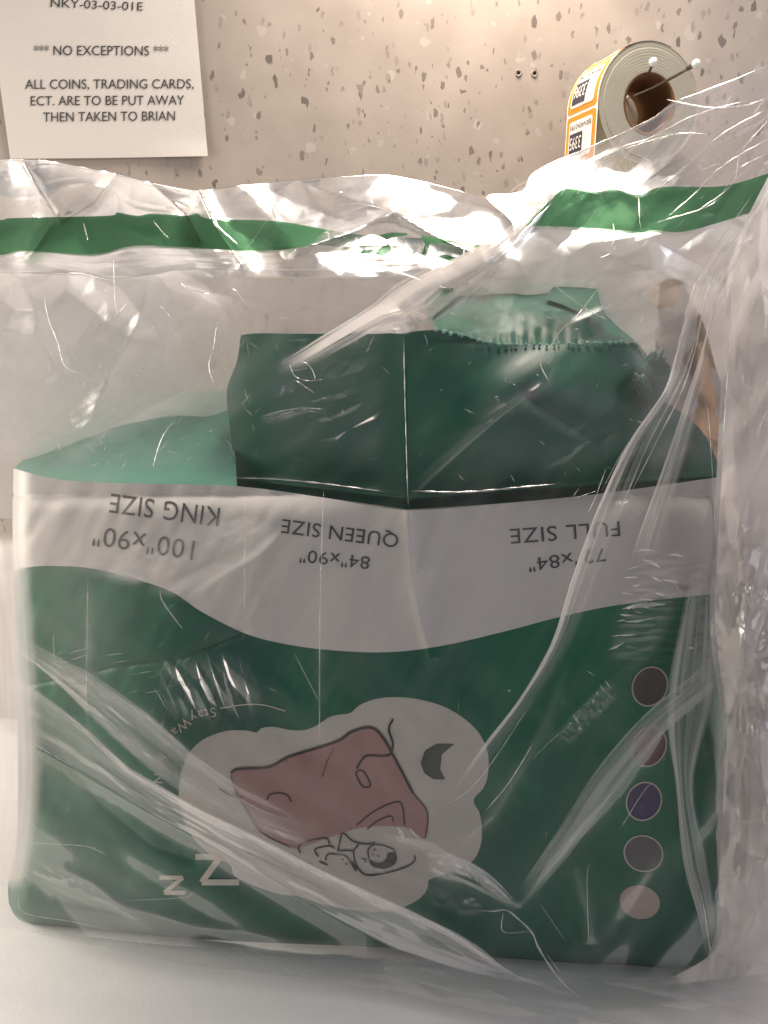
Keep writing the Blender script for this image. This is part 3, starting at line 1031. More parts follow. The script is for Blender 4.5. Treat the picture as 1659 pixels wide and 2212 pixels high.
# ================================================================== KRAFT PAPER BEHIND
kp = thing('kraft_paper_bag', on_plane(1500, 1100, 0.12), 'brown kraft paper bag standing behind the right end of the green package', 'paper bag')
UU, VV, _, _ = coons([(1425, 612), (1450, 602), (1478, 610)], [(1400, 1100), (1480, 1110), (1590, 1120)], [(1425, 612), (1412, 800), (1400, 1100)],
                     [(1478, 610), (1520, 700), (1548, 800), (1575, 880), (1590, 1120)], 30, 60)
dd = 0.10 + 0.010 * facets(UU / 60, VV / 90, 61) + 0.02 * fbm(UU / 80, VV / 120, 62, 2)
grid_obj('front_sheet', on_plane(UU, VV, dd), M['kraft'], kp)
Pk = on_plane(UU, VV, dd)
edge_r = Pk[:, -1]
grid_obj('side_sheet', np.array([edge_r + np.array([-0.01 * t, 0.06 * t, 0.0]) for t in np.linspace(0, 1, 5)]), M['kraft'], kp)
grid_obj('fold', on_plane(*loft([(1500, 935), (1530, 945), (1570, 960)], [(1505, 950), (1530, 975), (1572, 972)], 12, 4)[:2], 0.085), M['kraft'], kp)

# ================================================================== CLEAR BAG
bag = thing('clear_plastic_bag', (0.0, 0.06, 0.0), 'large crumpled clear plastic bag with a green stripe wrapped round the green package', 'plastic bag')


# ---- rear film with the printed green stripe (from the mouth of the bag down behind the package)
def dep_back(u, v):
    u = np.asarray(u, float)
    v = np.asarray(v, float)
    a, b = rot(u, v, 25)
    c, d = rot(u, v, -20)
    base_ = 0.10 + 0.0 * u
    # the sagging shelf between stripe and hem, which faces up to the lamp
    shelf = (600 - np.clip(v, 470, 600)) / 130 * (0.006 + 0.028 * sst(1160, 1060, u))
    top_ = 0.030 * (470 - np.clip(v, 340, 470)) / 130 * (0.6 + 1.2 * fbm(u / 150, v / 300, 77, 2))
    f = 0.007 * facets(a / 200, b / 110, 71) + 0.0018 * facets(c / 80, d / 60, 72) + 0.007 * fbm(u / 280, v / 150, 73, 2)
    f = f * (0.35 + 0.65 * sst(720, 560, v))
    # broad folds
    for pts, hgt, wd in (([(50, 350), (120, 470), (60, 560)], 0.014, 26), ([(430, 412), (470, 500), (520, 570)], -0.020, 22),
                         ([(250, 378), (200, 440), (130, 480)], 0.016, 22), ([(850, 458), (760, 500), (640, 540)], -0.02, 26), ([(850, 458), (960, 520), (1060, 560)], -0.02, 24),
                         ([(330, 400), (400, 460), (430, 520)], 0.014, 18)):
        dl, _ = seg_dist(u, v, pts)
        f = f + hgt * np.exp(-dl / wd)
    return base_ + shelf + top_ + f


def S_back(u, v, eps=0.0):
    return on_plane(u, v, dep_back(u, v) - eps)


TOPB = [(-140, 360), (0, 345), (110, 349), (250, 376), (340, 398), (430, 412), (520, 402), (640, 390), (760, 382), (850, 381), (960, 405), (1060, 430),
        (1150, 440), (1300, 450), (1800, 470)]
gu, gv, _, _ = coons(TOPB, [(-140, 1120), (700, 1120), (1800, 1120)], [(-140, 360), (-140, 1120)], [(1800, 470), (1800, 1120)], 420, 220)
grid_obj('rear_film', S_back(gu, gv), M['film_back'], bag)
ST_T = [(-120, 480), (0, 475), (30, 471), (230, 466), (252, 459), (296, 466), (332, 461), (400, 466), (425, 461), (455, 473), (600, 478), (740, 502), (830, 512), (930, 516), (1045, 533)]
ST_B = [(-120, 556), (0, 551), (50, 542), (200, 549), (290, 531), (400, 534), (520, 541), (600, 540), (700, 530), (800, 548), (900, 552), (1030, 577)]
a, b, _ = loft(ST_T, ST_B, 300, 26)
grid_obj('printed_stripe', S_back(a, b, 0.0012), M['stripe'], bag)
GL = (-1.0, -0.06)
for ch, c, cap, ang in (('d', (1008, 552), 33, (-1, -0.10)), ('e', (868, 527), 26, (-1, -0.06)), ('a', (899, 538), 28, (-1, -0.12)), ('b', (1052, 556), 36, (-1, -0.25)),
                        ('u', (955, 541), 34, (-1, -0.12)), ('o', (805, 517), 26, (-1, 0.05)), ('t', (708, 514), 28, (-1, 0.15)), ('a', (745, 512), 26, (-1, 0.1))):
    glyph('stripe_letter', ch, c, ang, cap, S_back, M['white_ink'], bag, 0.0024)


# ---- front film: wraps the package, pulled into folds
def crease_field(u, v):
    f = np.zeros(np.shape(u))
    for pts, hgt, wd in CREASES:
        dl, fd = seg_fade(u, v, pts)
        f = f + 0.5 * hgt * (np.sqrt(dl * dl + 9.0) * 0 + np.exp(-np.sqrt(dl * dl + 16.0) / wd)) * fd
    return f


CREASES = [
    ([(0, 1441), (100, 1505), (190, 1576), (280, 1659), (425, 1744), (550, 1804), (685, 1874), (829, 1940), (980, 2014), (1110, 2104), (1254, 2159)], -0.010, 16),
    ([(30, 1370), (140, 1426), (320, 1541), (415, 1626), (520, 1700), (700, 1790)], -0.006, 18),
    ([(0, 1571), (100, 1625), (320, 1754), (450, 1824), (625, 1929), (829, 2039)], -0.005, 14),
    ([(940, 700), (1020, 640), (1100, 560), (1180, 440)], -0.012, 22),
    ([(560, 810), (660, 775), (760, 715), (860, 660), (960, 590)], -0.012, 22),
    ([(1460, 560), (1380, 640), (1240, 700), (1190, 790), (1180, 830), (1060, 900), (940, 1020)], -0.007, 12),
    ([(390, 610), (490, 640), (530, 660)], -0.006, 14),
    ([(60, 1040), (240, 920), (420, 830), (520, 740)], -0.007, 26),
    ([(330, 560), (300, 700), (240, 800), (180, 940)], -0.006, 22),
    ([(700, 1130), (692, 1300), (690, 1600)], -0.003, 6),
    ([(190, 1250), (188, 1590)], -0.002, 6),
    ([(1120, 1960), (1180, 1860), (1330, 1700), (1500, 1480)], -0.009, 18),
    ([(1120, 1960), (1060, 1900), (940, 1820), (800, 1790)], -0.006, 16),
    ([(1235, 1850), (1270, 1960), (1275, 2040)], -0.005, 9),
    ([(900, 1900), (1060, 1760), (1180, 1560), (1230, 1420)], -0.006, 14),
    ([(60, 1850), (200, 1910), (330, 2010)], -0.003, 20),
    ([(170, 1930), (420, 2000), (640, 2030)], -0.002, 16),
    ([(880, 1105), (893, 1250), (900, 1380)], -0.002, 6),
]


def dep_film(u, v):
    u = np.asarray(u, float)
    v = np.asarray(v, float)
    base_ = -0.044 + 0.030 * sst(1050, 620, v)
    a, b = rot(u, v, 33)          # folds running down to the right
    c, d = rot(u, v, -55)         # folds running down to the left
    wl = sst(1000, 600, u)
    f = 0.0030 * fbm(a / 520, b / 110, 81, 2) * (0.3 + 0.7 * wl) + 0.0045 * fbm(c / 520, d / 110, 82, 2) * (1 - 0.7 * wl)
    f = f + 0.0016 * facets(u / 90 + 0.3 * v / 70, v / 75, 83) * sst(1500, 1000, v)
    top_ = sst(900, 640, v)
    f = f + top_ * (0.006 * facets(a / 150, b / 110, 85) + 0.008 * fbm(u / 220, v / 200, 86, 2))
    return base_ + f + crease_field(u, v)


def S_film(u, v, eps=0.0):
    return on_plane(u, v, dep_film(u, v) - eps, K)


gu, gv, _, _ = coons([(-120, 588), (0, 589), (120, 590), (200, 597), (300, 598), (400, 582), (520, 583), (700, 585), (900, 598), (1000, 640), (1300, 600), (1500, 560), (1720, 480)],
                     [(-120, 2020), (30, 2006), (300, 2036), (500, 2052), (850, 2080), (1110, 2106), (1254, 2160), (1450, 2130), (1720, 2120)],
                     [(-120, 588), (-120, 2020)], [(1720, 480), (1720, 2120)], 460, 520)
hz = 1 + 20.0 * sst(560, 430, gu) * (0.35 + 0.65 * sst(960, 820, gv)) * sst(1080, 980, gv) + 7.0 * sst(1330, 1430, gu) * sst(1050, 950, gv)
hz = hz * sst(-10, 60, 2040 + gu * 0.055 - gv) 
hz = hz + 6.0 * sst(460, 60, gu) * sst(1000, 1100, gv) + 2.0 * np.clip(fbm(rot(gu, gv, 33)[0] / 500, rot(gu, gv, 33)[1] / 60, 401, 3), 0, 1) * sst(1100, 700, gu) \
    + 2.0 * np.clip(fbm(rot(gu, gv, -58)[0] / 500, rot(gu, gv, -58)[1] / 60, 402, 3), 0, 1) * sst(700, 1100, gu)
for pts, hgt, wd in CREASES:
    dl, fd = seg_fade(gu, gv, pts)
    hz = hz + 5.0 * np.exp(-dl / 6.0) * fd + 2.0 * np.exp(-dl / 28.0) * fd
grid_obj('front_film', S_film(gu, gv), M['film'], bag, white=hz)


def band(name, a, b, m, e0=0.004, bulge=0.002, nu=160, nv=26, wob=0.0005, seed=1, streak=1.0, surf=None, tilt=0.0, taper=0.16, soft=0.25):
    """a folded-over strip of film standing a little proud of the front film"""
    U, V, t = loft(a, b, nu, nv)
    L0 = np.linspace(0, 1, nu)[None, :]
    w_ = sst(0, taper, L0) * sst(0, taper, 1 - L0)
    # how strongly the folded film has whitened: crisp at one edge, dying away at the other, in long streaks
    prof = sst(-0.02, 0.05, t) * (1 - sst(soft, 1.0, t))
    st = 1.0 + streak * (1.6 * fbm(t * 7 + seed, L0 * 2.2, seed + 300, 3) + 1.1 * noise(t * 26, L0 * 3.0, seed + 320))
    white = np.clip(prof * w_ * st, 0, 2.0)
    f = surf or dep_film
    L = np.linspace(0, 1, nu)[None, :] * np.ones_like(t)
    ep = e0 + bulge * np.sin(np.pi * t) + wob * fbm(L * 14, t * 5, seed, 3) + tilt * (t - 0.5)
    P = on_plane(U, V, f(U, V) - ep, 0.0 if surf else K)
    return grid_obj(name, P, m, bag, white=white)


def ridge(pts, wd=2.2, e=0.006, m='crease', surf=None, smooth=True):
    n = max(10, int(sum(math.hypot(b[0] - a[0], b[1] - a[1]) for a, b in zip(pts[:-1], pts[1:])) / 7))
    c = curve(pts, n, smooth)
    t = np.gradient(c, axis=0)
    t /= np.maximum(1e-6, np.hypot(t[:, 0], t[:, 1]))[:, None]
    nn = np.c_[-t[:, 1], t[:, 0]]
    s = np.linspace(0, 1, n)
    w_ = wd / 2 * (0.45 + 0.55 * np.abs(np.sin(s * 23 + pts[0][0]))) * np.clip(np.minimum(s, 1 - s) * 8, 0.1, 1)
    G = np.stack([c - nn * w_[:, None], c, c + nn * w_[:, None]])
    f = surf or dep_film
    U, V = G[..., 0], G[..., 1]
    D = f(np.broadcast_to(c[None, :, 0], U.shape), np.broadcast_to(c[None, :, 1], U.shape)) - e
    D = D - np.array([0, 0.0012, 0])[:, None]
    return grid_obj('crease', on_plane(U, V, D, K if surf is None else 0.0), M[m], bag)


# long diagonal folds on the left
band('folded_film', [(-60, 1400), (0, 1441), (100, 1505), (190, 1576), (280, 1659), (425, 1744), (550, 1804), (685, 1874), (829, 1941), (909, 1979), (979, 2014), (1110, 2104)],
     [(-60, 1530), (0, 1571), (100, 1622), (165, 1659), (320, 1754), (450, 1824), (625, 1929), (829, 2039), (900, 2066), (1000, 2098), (1120, 2122)], M['film_fold'], seed=2, soft=0.95, streak=0.45, taper=0.1)
band('folded_film', [(30, 1365), (140, 1426), (200, 1456), (320, 1541), (415, 1626), (480, 1690), (560, 1745), (700, 1790)],
     [(30, 1400), (120, 1475), (190, 1545), (270, 1620), (330, 1672), (400, 1720), (540, 1790), (690, 1850)], M['film_fold'], seed=3, soft=0.92, streak=0.45)
band('folded_film', [(700, 1790), (800, 1800), (920, 1840), (1000, 1890), (1060, 1930)], [(690, 1850), (820, 1915), (900, 1960), (980, 1985), (1060, 1985)], M['film'], seed=4)
# fold over the right: milky streaks fanning down to the left
band('folded_film', [(1640, 410), (1591, 474), (1512, 592), (1490, 650), (1463, 756), (1439, 836), (1355, 961), (1290, 1100), (1235, 1250), (1190, 1390), (1120, 1510), (1035, 1620), (950, 1745)],
     [(1665, 430), (1600, 520), (1540, 600), (1500, 760), (1470, 850), (1410, 960), (1360, 1090), (1310, 1230), (1245, 1380), (1170, 1500), (1080, 1630), (990, 1750)], M['film_fold'], bulge=0.004, seed=5)
band('folded_film', [(1700, 400), (1560, 590), (1520, 740), (1475, 880), (1435, 1000), (1395, 1110), (1350, 1240)],
     [(1720, 420), (1545, 700), (1536, 791), (1516, 865), (1500, 940), (1470, 1060), (1425, 1240)], M['film_thick'], bulge=0.004, seed=6)
band('folded_film', [(1560, 1400), (1480, 1470), (1390, 1545), (1290, 1660), (1200, 1800), (1110, 1935)],
     [(1575, 1460), (1500, 1530), (1420, 1600), (1330, 1710), (1230, 1850), (1125, 1968)], M['film_fold'], bulge=0.003, soft=0.9, streak=0.5, seed=7)
band('folded_film', [(1500, 1200), (1440, 1500), (1460, 1700), (1475, 1860), (1510, 1990), (1530, 2100)],
     [(1545, 1200), (1548, 1480), (1500, 1690), (1530, 1860), (1550, 2000), (1550, 2110)], M['film_fold'], soft=0.85, streak=0.7, seed=8)
band('folded_film', [(900, 1830), (990, 1850), (1060, 1890), (1120, 1955)], [(930, 1905), (1000, 1925), (1060, 1950), (1110, 1965)], M['film_fold'], seed=9)
# folds pulled across the upper left
band('folded_film', [(585, 790), (640, 760), (700, 722), (800, 660), (860, 610), (960, 560), (1080, 500), (1160, 440)],
     [(600, 818), (660, 800), (760, 745), (850, 700), (930, 695), (1010, 640), (1110, 560), (1215, 410)], M['film_thick'], bulge=0.010, e0=0.016, seed=10, tilt=0.028, taper=0.32, soft=0.8, streak=2.0, nv=40)
band('folded_film', [(550, 905), (600, 888), (660, 880), (710, 884)], [(560, 925), (610, 918), (660, 900), (720, 897)], M['film_fold'], seed=11, streak=1.6, taper=0.4, soft=0.1)
band('folded_film', [(180, 690), (300, 650), (420, 600), (540, 590)], [(20, 930), (160, 860), (330, 760), (520, 660)], M['film'], seed=12, bulge=0.001, taper=0.3)
band('folded_film', [(20, 990), (140, 880), (300, 770), (420, 720)], [(90, 1020), (250, 930), (390, 860), (500, 760)], M['film'], seed=13, bulge=0.001, taper=0.3)
band('folded_film', [(870, 1100), (960, 1010), (1080, 905), (1170, 835)], [(880, 1040), (980, 960), (1090, 880), (1190, 822)], M['film'], seed=14, bulge=0.006)
band('folded_film', [(60, 1850), (140, 1880), (260, 1940), (360, 2000)], [(30, 1900), (120, 1950), (220, 1990), (330, 2025)], M['film'], seed=15)
band('folded_film', [(400, 1310), (480, 1250), (560, 1200), (620, 1140)], [(20, 1200), (200, 1150), (330, 1090), (480, 1060)], M['film_fold'], seed=16, bulge=0.004)
band('folded_film', [(-90, 1150), (-90, 1500), (-90, 1930)], [(60, 1150), (84, 1400), (96, 1700), (60, 1930)], M['film_thick'], soft=0.8, seed=17, bulge=0.0, tilt=0.05, e0=0.02, streak=0.3, taper=0.05)  # strip added to carry the cream glow along the left edge
band('folded_film', [(740, 718), (800, 680), (860, 640), (950, 590)], [(780, 722), (840, 722), (900, 716), (965, 640)], M['film_thick'], soft=0.9, taper=0.1, seed=18, bulge=0.004, e0=0.014, tilt=0.024)  # milky strip added for the blown-out glare wedge
band('folded_film', [(690, 505), (720, 490), (760, 475), (850, 458), (960, 490), (1060, 525)], [(600, 575), (660, 584), (740, 588), (850, 588), (960, 578), (1050, 572)], M['film_right'],
     soft=0.95, seed=19, bulge=0.003, e0=0.016, tilt=0.030, surf=dep_back)  # strip added and tilted for the white glare across the stripe
def S_glare(u, v, eps=0.0):
    return on_plane(u, v, dep_back(u, v) - 0.037 - eps)


def ZG(p):
    return [((960 + x * 0.3858) / 1.4756, (700 + y * 0.3858) / 1.4756) for x, y in p]


for fr_ in ([(640, 130), (740, 105), (870, 110), (880, 130), (760, 145), (700, 168)], [(465, 278), (520, 250), (605, 245), (570, 282)],
            [(610, 288), (640, 240), (720, 200), (745, 240), (740, 270), (680, 297)],
            [(985, 130), (1060, 138), (1180, 162), (1285, 190), (1200, 195), (1060, 200), (1052, 270), (1000, 288), (1022, 200)],
            [(1120, 298), (1200, 288), (1300, 320), (1420, 300), (1470, 265), (1475, 345), (1400, 392), (1250, 358)], [(1440, 210), (1590, 203), (1530, 255), (1445, 245)]):
    decal('printed_stripe', ZG(fr_), S_glare, M['stripe'], bag, 0.0, step=8, smooth_poly=False)
for ch, c, cap in (('d', (1007, 552), 30), ('e', (868, 527), 22), ('a', (897, 541), 26), ('b', (1050, 552), 30)):
    glyph('stripe_letter', ch, c, (-1, -0.1), cap, S_glare, M['white_ink'], bag, 0.0015)
band('folded_film', [(-80, 350), (0, 347), (110, 351), (250, 378), (340, 400), (425, 416)], [(-80, 400), (0, 440), (60, 450), (150, 405), (230, 410), (300, 460), (440, 470)], M['film_back'],
     soft=0.7, seed=20, bulge=0.003, e0=0.014, tilt=0.026, surf=dep_back)  # strip added and tilted for the glare left of the mouth
band('folded_film', [(-80, 560), (0, 556), (90, 545), (200, 553), (290, 536), (400, 540), (520, 545), (640, 545)], [(-80, 588), (0, 588), (120, 590), (200, 596), (300, 597), (400, 583), (520, 585), (640, 586)],
     M['film_back'], soft=0.95, seed=21, bulge=0.001, e0=0.010, tilt=0.012, surf=dep_back)
# crease and hem lines, ridge highlights put in as milky film
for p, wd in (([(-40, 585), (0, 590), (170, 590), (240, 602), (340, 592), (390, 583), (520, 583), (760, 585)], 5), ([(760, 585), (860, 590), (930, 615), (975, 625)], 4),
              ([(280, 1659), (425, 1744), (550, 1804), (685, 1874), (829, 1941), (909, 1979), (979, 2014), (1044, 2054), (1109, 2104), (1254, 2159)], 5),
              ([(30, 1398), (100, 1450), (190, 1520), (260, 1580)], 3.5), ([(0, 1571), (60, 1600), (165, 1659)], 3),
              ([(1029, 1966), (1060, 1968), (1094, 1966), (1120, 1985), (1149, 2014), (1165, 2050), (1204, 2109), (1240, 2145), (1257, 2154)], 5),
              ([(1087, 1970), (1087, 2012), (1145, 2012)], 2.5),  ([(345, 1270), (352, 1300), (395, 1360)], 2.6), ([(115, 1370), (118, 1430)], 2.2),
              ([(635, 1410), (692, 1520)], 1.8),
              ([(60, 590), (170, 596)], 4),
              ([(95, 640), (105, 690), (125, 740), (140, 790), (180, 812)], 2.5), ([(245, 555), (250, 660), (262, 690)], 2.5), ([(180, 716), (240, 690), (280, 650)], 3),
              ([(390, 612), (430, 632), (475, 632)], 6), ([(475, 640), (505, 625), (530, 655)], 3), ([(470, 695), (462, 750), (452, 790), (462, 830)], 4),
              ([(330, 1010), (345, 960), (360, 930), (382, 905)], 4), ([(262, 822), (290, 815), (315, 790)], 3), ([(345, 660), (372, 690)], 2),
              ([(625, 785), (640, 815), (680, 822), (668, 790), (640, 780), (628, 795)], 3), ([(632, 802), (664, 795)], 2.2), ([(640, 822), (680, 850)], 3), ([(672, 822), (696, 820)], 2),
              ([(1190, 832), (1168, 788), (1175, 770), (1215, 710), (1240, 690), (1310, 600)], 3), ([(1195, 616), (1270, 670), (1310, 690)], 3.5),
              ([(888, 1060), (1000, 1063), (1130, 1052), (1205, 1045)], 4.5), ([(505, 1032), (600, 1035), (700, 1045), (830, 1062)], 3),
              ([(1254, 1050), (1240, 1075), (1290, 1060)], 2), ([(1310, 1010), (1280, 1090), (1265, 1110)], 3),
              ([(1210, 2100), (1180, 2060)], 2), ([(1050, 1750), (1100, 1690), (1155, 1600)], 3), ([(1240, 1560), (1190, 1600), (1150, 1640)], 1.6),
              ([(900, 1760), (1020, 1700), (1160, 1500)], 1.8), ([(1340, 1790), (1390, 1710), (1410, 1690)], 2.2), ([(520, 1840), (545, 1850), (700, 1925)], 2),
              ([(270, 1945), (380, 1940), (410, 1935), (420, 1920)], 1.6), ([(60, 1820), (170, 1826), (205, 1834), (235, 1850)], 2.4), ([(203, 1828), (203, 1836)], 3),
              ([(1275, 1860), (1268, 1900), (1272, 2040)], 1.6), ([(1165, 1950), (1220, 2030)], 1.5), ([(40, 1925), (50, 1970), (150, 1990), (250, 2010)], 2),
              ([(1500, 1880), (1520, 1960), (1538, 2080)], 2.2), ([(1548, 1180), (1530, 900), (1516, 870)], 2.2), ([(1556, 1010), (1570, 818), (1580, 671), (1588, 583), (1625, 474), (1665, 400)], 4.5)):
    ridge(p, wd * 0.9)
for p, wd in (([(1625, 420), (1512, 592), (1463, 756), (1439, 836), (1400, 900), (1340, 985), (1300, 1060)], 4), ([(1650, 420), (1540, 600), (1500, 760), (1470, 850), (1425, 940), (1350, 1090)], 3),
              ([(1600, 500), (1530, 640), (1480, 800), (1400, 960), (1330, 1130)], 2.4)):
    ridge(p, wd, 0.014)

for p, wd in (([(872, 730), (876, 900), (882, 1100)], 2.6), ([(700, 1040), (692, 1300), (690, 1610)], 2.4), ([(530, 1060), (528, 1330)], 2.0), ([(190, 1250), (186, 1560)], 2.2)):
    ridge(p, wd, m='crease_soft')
# ---- short crisp crinkles with lamp glints put into their milky colour
M['glint'] = film('glint_film', 0.60, 0.2, bump=0.0, rough=0.14, gloss=1.6)
rg = random.Random(11)


def glint_strokes(items, surf=dep_film, e=0.007, k_=K, wh=0.5):
    """items: (u, v, length, angle in degrees, width): small sharp folds drawn as glints, all in one part"""
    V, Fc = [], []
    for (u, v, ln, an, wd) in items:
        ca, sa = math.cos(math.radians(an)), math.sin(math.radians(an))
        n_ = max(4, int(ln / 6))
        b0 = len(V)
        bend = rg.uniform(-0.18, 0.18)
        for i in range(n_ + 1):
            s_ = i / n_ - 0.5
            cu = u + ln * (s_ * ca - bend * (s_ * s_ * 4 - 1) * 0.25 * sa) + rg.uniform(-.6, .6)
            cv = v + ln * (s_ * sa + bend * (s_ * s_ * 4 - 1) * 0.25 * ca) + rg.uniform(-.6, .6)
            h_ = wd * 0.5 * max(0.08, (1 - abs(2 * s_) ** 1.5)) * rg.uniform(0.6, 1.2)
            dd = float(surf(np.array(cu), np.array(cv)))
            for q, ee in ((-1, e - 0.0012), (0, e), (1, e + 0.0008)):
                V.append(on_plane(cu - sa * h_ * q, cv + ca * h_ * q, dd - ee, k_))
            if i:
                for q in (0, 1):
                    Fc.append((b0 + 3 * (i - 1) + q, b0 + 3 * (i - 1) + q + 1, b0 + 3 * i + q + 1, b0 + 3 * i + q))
    o = mesh_obj('glint_strokes', V, Fc, M['glint'], bag)
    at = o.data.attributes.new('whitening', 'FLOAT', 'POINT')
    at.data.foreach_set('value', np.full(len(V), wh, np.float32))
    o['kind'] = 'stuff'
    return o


M['glint_patch'] = film('crumpled_film', 0.03, 0.15, bump=0.0, rough=0.13, gloss=1.3)


def crumpled(a, b, fu, fv, amp, ang, sd, nu=150, nv=60, e=0.006, surf=dep_film, k_=K):
    U, V, t = loft(a, b, nu, nv)
    L = np.broadcast_to(np.linspace(0, 1, nu)[None, :], U.shape)
    x, y = rot(U, V, ang)
    wh = sst(0, 0.3, t) * sst(0, 0.3, 1 - t) * sst(0, 0.2, L) * sst(0, 0.2, 1 - L)
    P = on_plane(U, V, surf(U, V) - e - amp * facets(x / fu, y / fv, sd) * (0.3 + 0.7 * wh), k_)
    grid_obj('crumpled_film', P, M['glint_patch'], bag, white=wh)


crumpled([(1390, 1150), (1350, 1240), (1330, 1330), (1290, 1430)], [(1500, 1170), (1480, 1280), (1450, 1370), (1380, 1470)], 60, 15, 0.0022, -4, 501)
crumpled([(1330, 1450), (1250, 1520), (1190, 1600)], [(1350, 1500), (1280, 1570), (1220, 1625)], 24, 14, 0.0026, 40, 502)
crumpled([(320, 1420), (420, 1400), (560, 1400)], [(340, 1560), (430, 1570), (580, 1560)], 90, 20, 0.0011, 68, 503, 160, 90)
crumpled([(560, 740), (700, 740), (860, 760)], [(540, 1000), (700, 1020), (860, 1040)], 90, 40, 0.003, -30, 505, 160, 130)
crumpled([(1000, 780), (1200, 800), (1380, 820)], [(980, 1040), (1200, 1050), (1400, 1000)], 110, 40, 0.0025, -40, 506, 160, 130)
RDG = [(100, 1505), (190, 1576), (280, 1659), (425, 1744), (550, 1804), (685, 1874), (829, 1941), (909, 1979), (979, 2014), (1110, 2104)]
band('folded_film', RDG, [(x - 4, y + 17) for x, y in RDG], M['film_thick'], soft=0.3, streak=0.3, seed=31, e0=0.008, bulge=0.001, taper=0.08)
RDG = [(1591, 474), (1512, 592), (1463, 756), (1439, 836), (1355, 961), (1290, 1100), (1235, 1250), (1190, 1390), (1120, 1510)]
band('folded_film', RDG, [(x + 15, y + 4) for x, y in RDG], M['film_thick'], soft=0.3, streak=0.3, seed=32, e0=0.010, bulge=0.001, taper=0.2)
it = []
for k in range(16):
    v_ = rg.uniform(1190, 1425)
    it.append((1420 - (v_ - 1190) * 0.28 + rg.uniform(-45, 45), v_, rg.uniform(12, 46), rg.uniform(-14, 16), rg.uniform(1.5, 5)))
it += [(1392, 1310, 95, -6, 13), (1380, 1338, 70, -8, 5), (1350, 1372, 60, -4, 4), (1420, 1252, 30, 30, 7), (1413, 1220, 36, 28, 6), (1330, 1396, 40, -25, 5)]
for k in range(6):
    s_ = rg.random()
    it.append((1228 + 84 * s_ + rg.uniform(-7, 7), 1572 - 92 * s_ + rg.uniform(-8, 8), rg.uniform(8, 26), rg.uniform(40, 115), rg.uniform(2, 5.5)))
glint_strokes(it)
it = []
for k in range(6):
    it.append((rg.uniform(335, 480), rg.uniform(1425, 1540), rg.uniform(20, 80), rg.uniform(58, 80), rg.uniform(1.2, 4)))
for k in range(14):
    it.append((rg.uniform(120, 420), rg.uniform(1400, 1500), rg.uniform(30, 90), rg.uniform(-22, -8), rg.uniform(1.0, 2.4)))
it += [(500, 1500, 120, 72, 9), (405, 1500, 90, 60, 6), (865, 1800, 34, 62, 9), (895, 1800, 40, 50, 4), (880, 1812, 42, 4, 2.5), (1100, 1492, 8, 0, 5), (1492, 1400, 14, 0, 6)]
glint_strokes(it)
it = []
for k in range(150):
    u_, v_ = rg.uniform(10, 560), rg.uniform(610, 1010)
    it.append((u_, v_, rg.uniform(6, 42), rg.choice((rg.uniform(-60, -20), rg.uniform(20, 60), rg.uniform(60, 110))), rg.uniform(0.8, 2.4)))
for k in range(70):
    it.append((rg.uniform(540, 1420), rg.uniform(640, 1040), rg.uniform(5, 30), rg.uniform(-80, 80), rg.uniform(0.8, 2.0)))
for k in range(60):
    it.append((rg.uniform(60, 1500), rg.uniform(1120, 1980), rg.uniform(5, 40), rg.choice((rg.uniform(20, 50), rg.uniform(-70, -40), 90)), rg.uniform(0.7, 1.6)))
glint_strokes(it)


# ---- upper right: the mouth of the bag raised towards the corner
TOPR = [(1052, 428), (1062, 420), (1130, 412), (1159, 370), (1230, 334), (1284, 314), (1330, 300), (1400, 262), (1460, 220), (1560, 182), (1659, 140), (1800, 90)]


def dep_rt(u, v):
    u = np.asarray(u, float)
    v = np.asarray(v, float)
    a, b = rot(u, v, -38)
    c, d = rot(u, v, -62)
    f = 0.0045 * facets(a / 300, b / 90, 91) + 0.003 * fbm(a / 420, b / 80, 92, 2) + 0.0012 * facets(c / 90, d / 60, 93)
    f = f * sst(1040, 1130, u)
    dl, _ = seg_dist(u, v, [(1180, 440), (1020, 640), (940, 700)])
    f = f - 0.012 * np.exp(-dl / 25)
    return 0.035 - 0.03 * sst(1100, 1650, u) + 0.05 * sst(560, 300, v) * sst(1700, 1200, u) + 0.020 * (620 - np.clip(v, 100, 620)) / 300 + f


def S_rt(u, v, eps=0.0):
    return on_plane(u, v, dep_rt(u, v) - eps)


gu, gv, _, _ = coons(TOPR, [(925, 700), (1100, 720), (1400, 700), (1800, 640)], [(1052, 428), (1110, 500), (1020, 600), (925, 700)], [(1800, 90), (1800, 640)], 320, 220)
wv = (0.35 + 0.65 * sst(570, 500, gv)) * sst(0.0, 0.12, 1 - np.linspace(0, 1, gu.shape[0])[:, None])
grid_obj('upper_right_film', S_rt(gu, gv), M['film_right'], bag, white=wv)
gu2, gv2, _, _ = coons([(1140, 412), (1240, 360), (1460, 250), (1659, 165), (1800, 120)], [(1140, 428), (1300, 392), (1500, 385), (1800, 320)], [(1140, 412), (1140, 428)], [(1800, 120), (1800, 320)], 160, 80)


def S_rt2(u, v, eps=0.0):
    a, b = rot(np.asarray(u, float), np.asarray(v, float), -30)
    return on_plane(u, v, dep_rt(u, v) - 0.012 - eps + 0.005 * facets(a / 200, b / 70, 95))


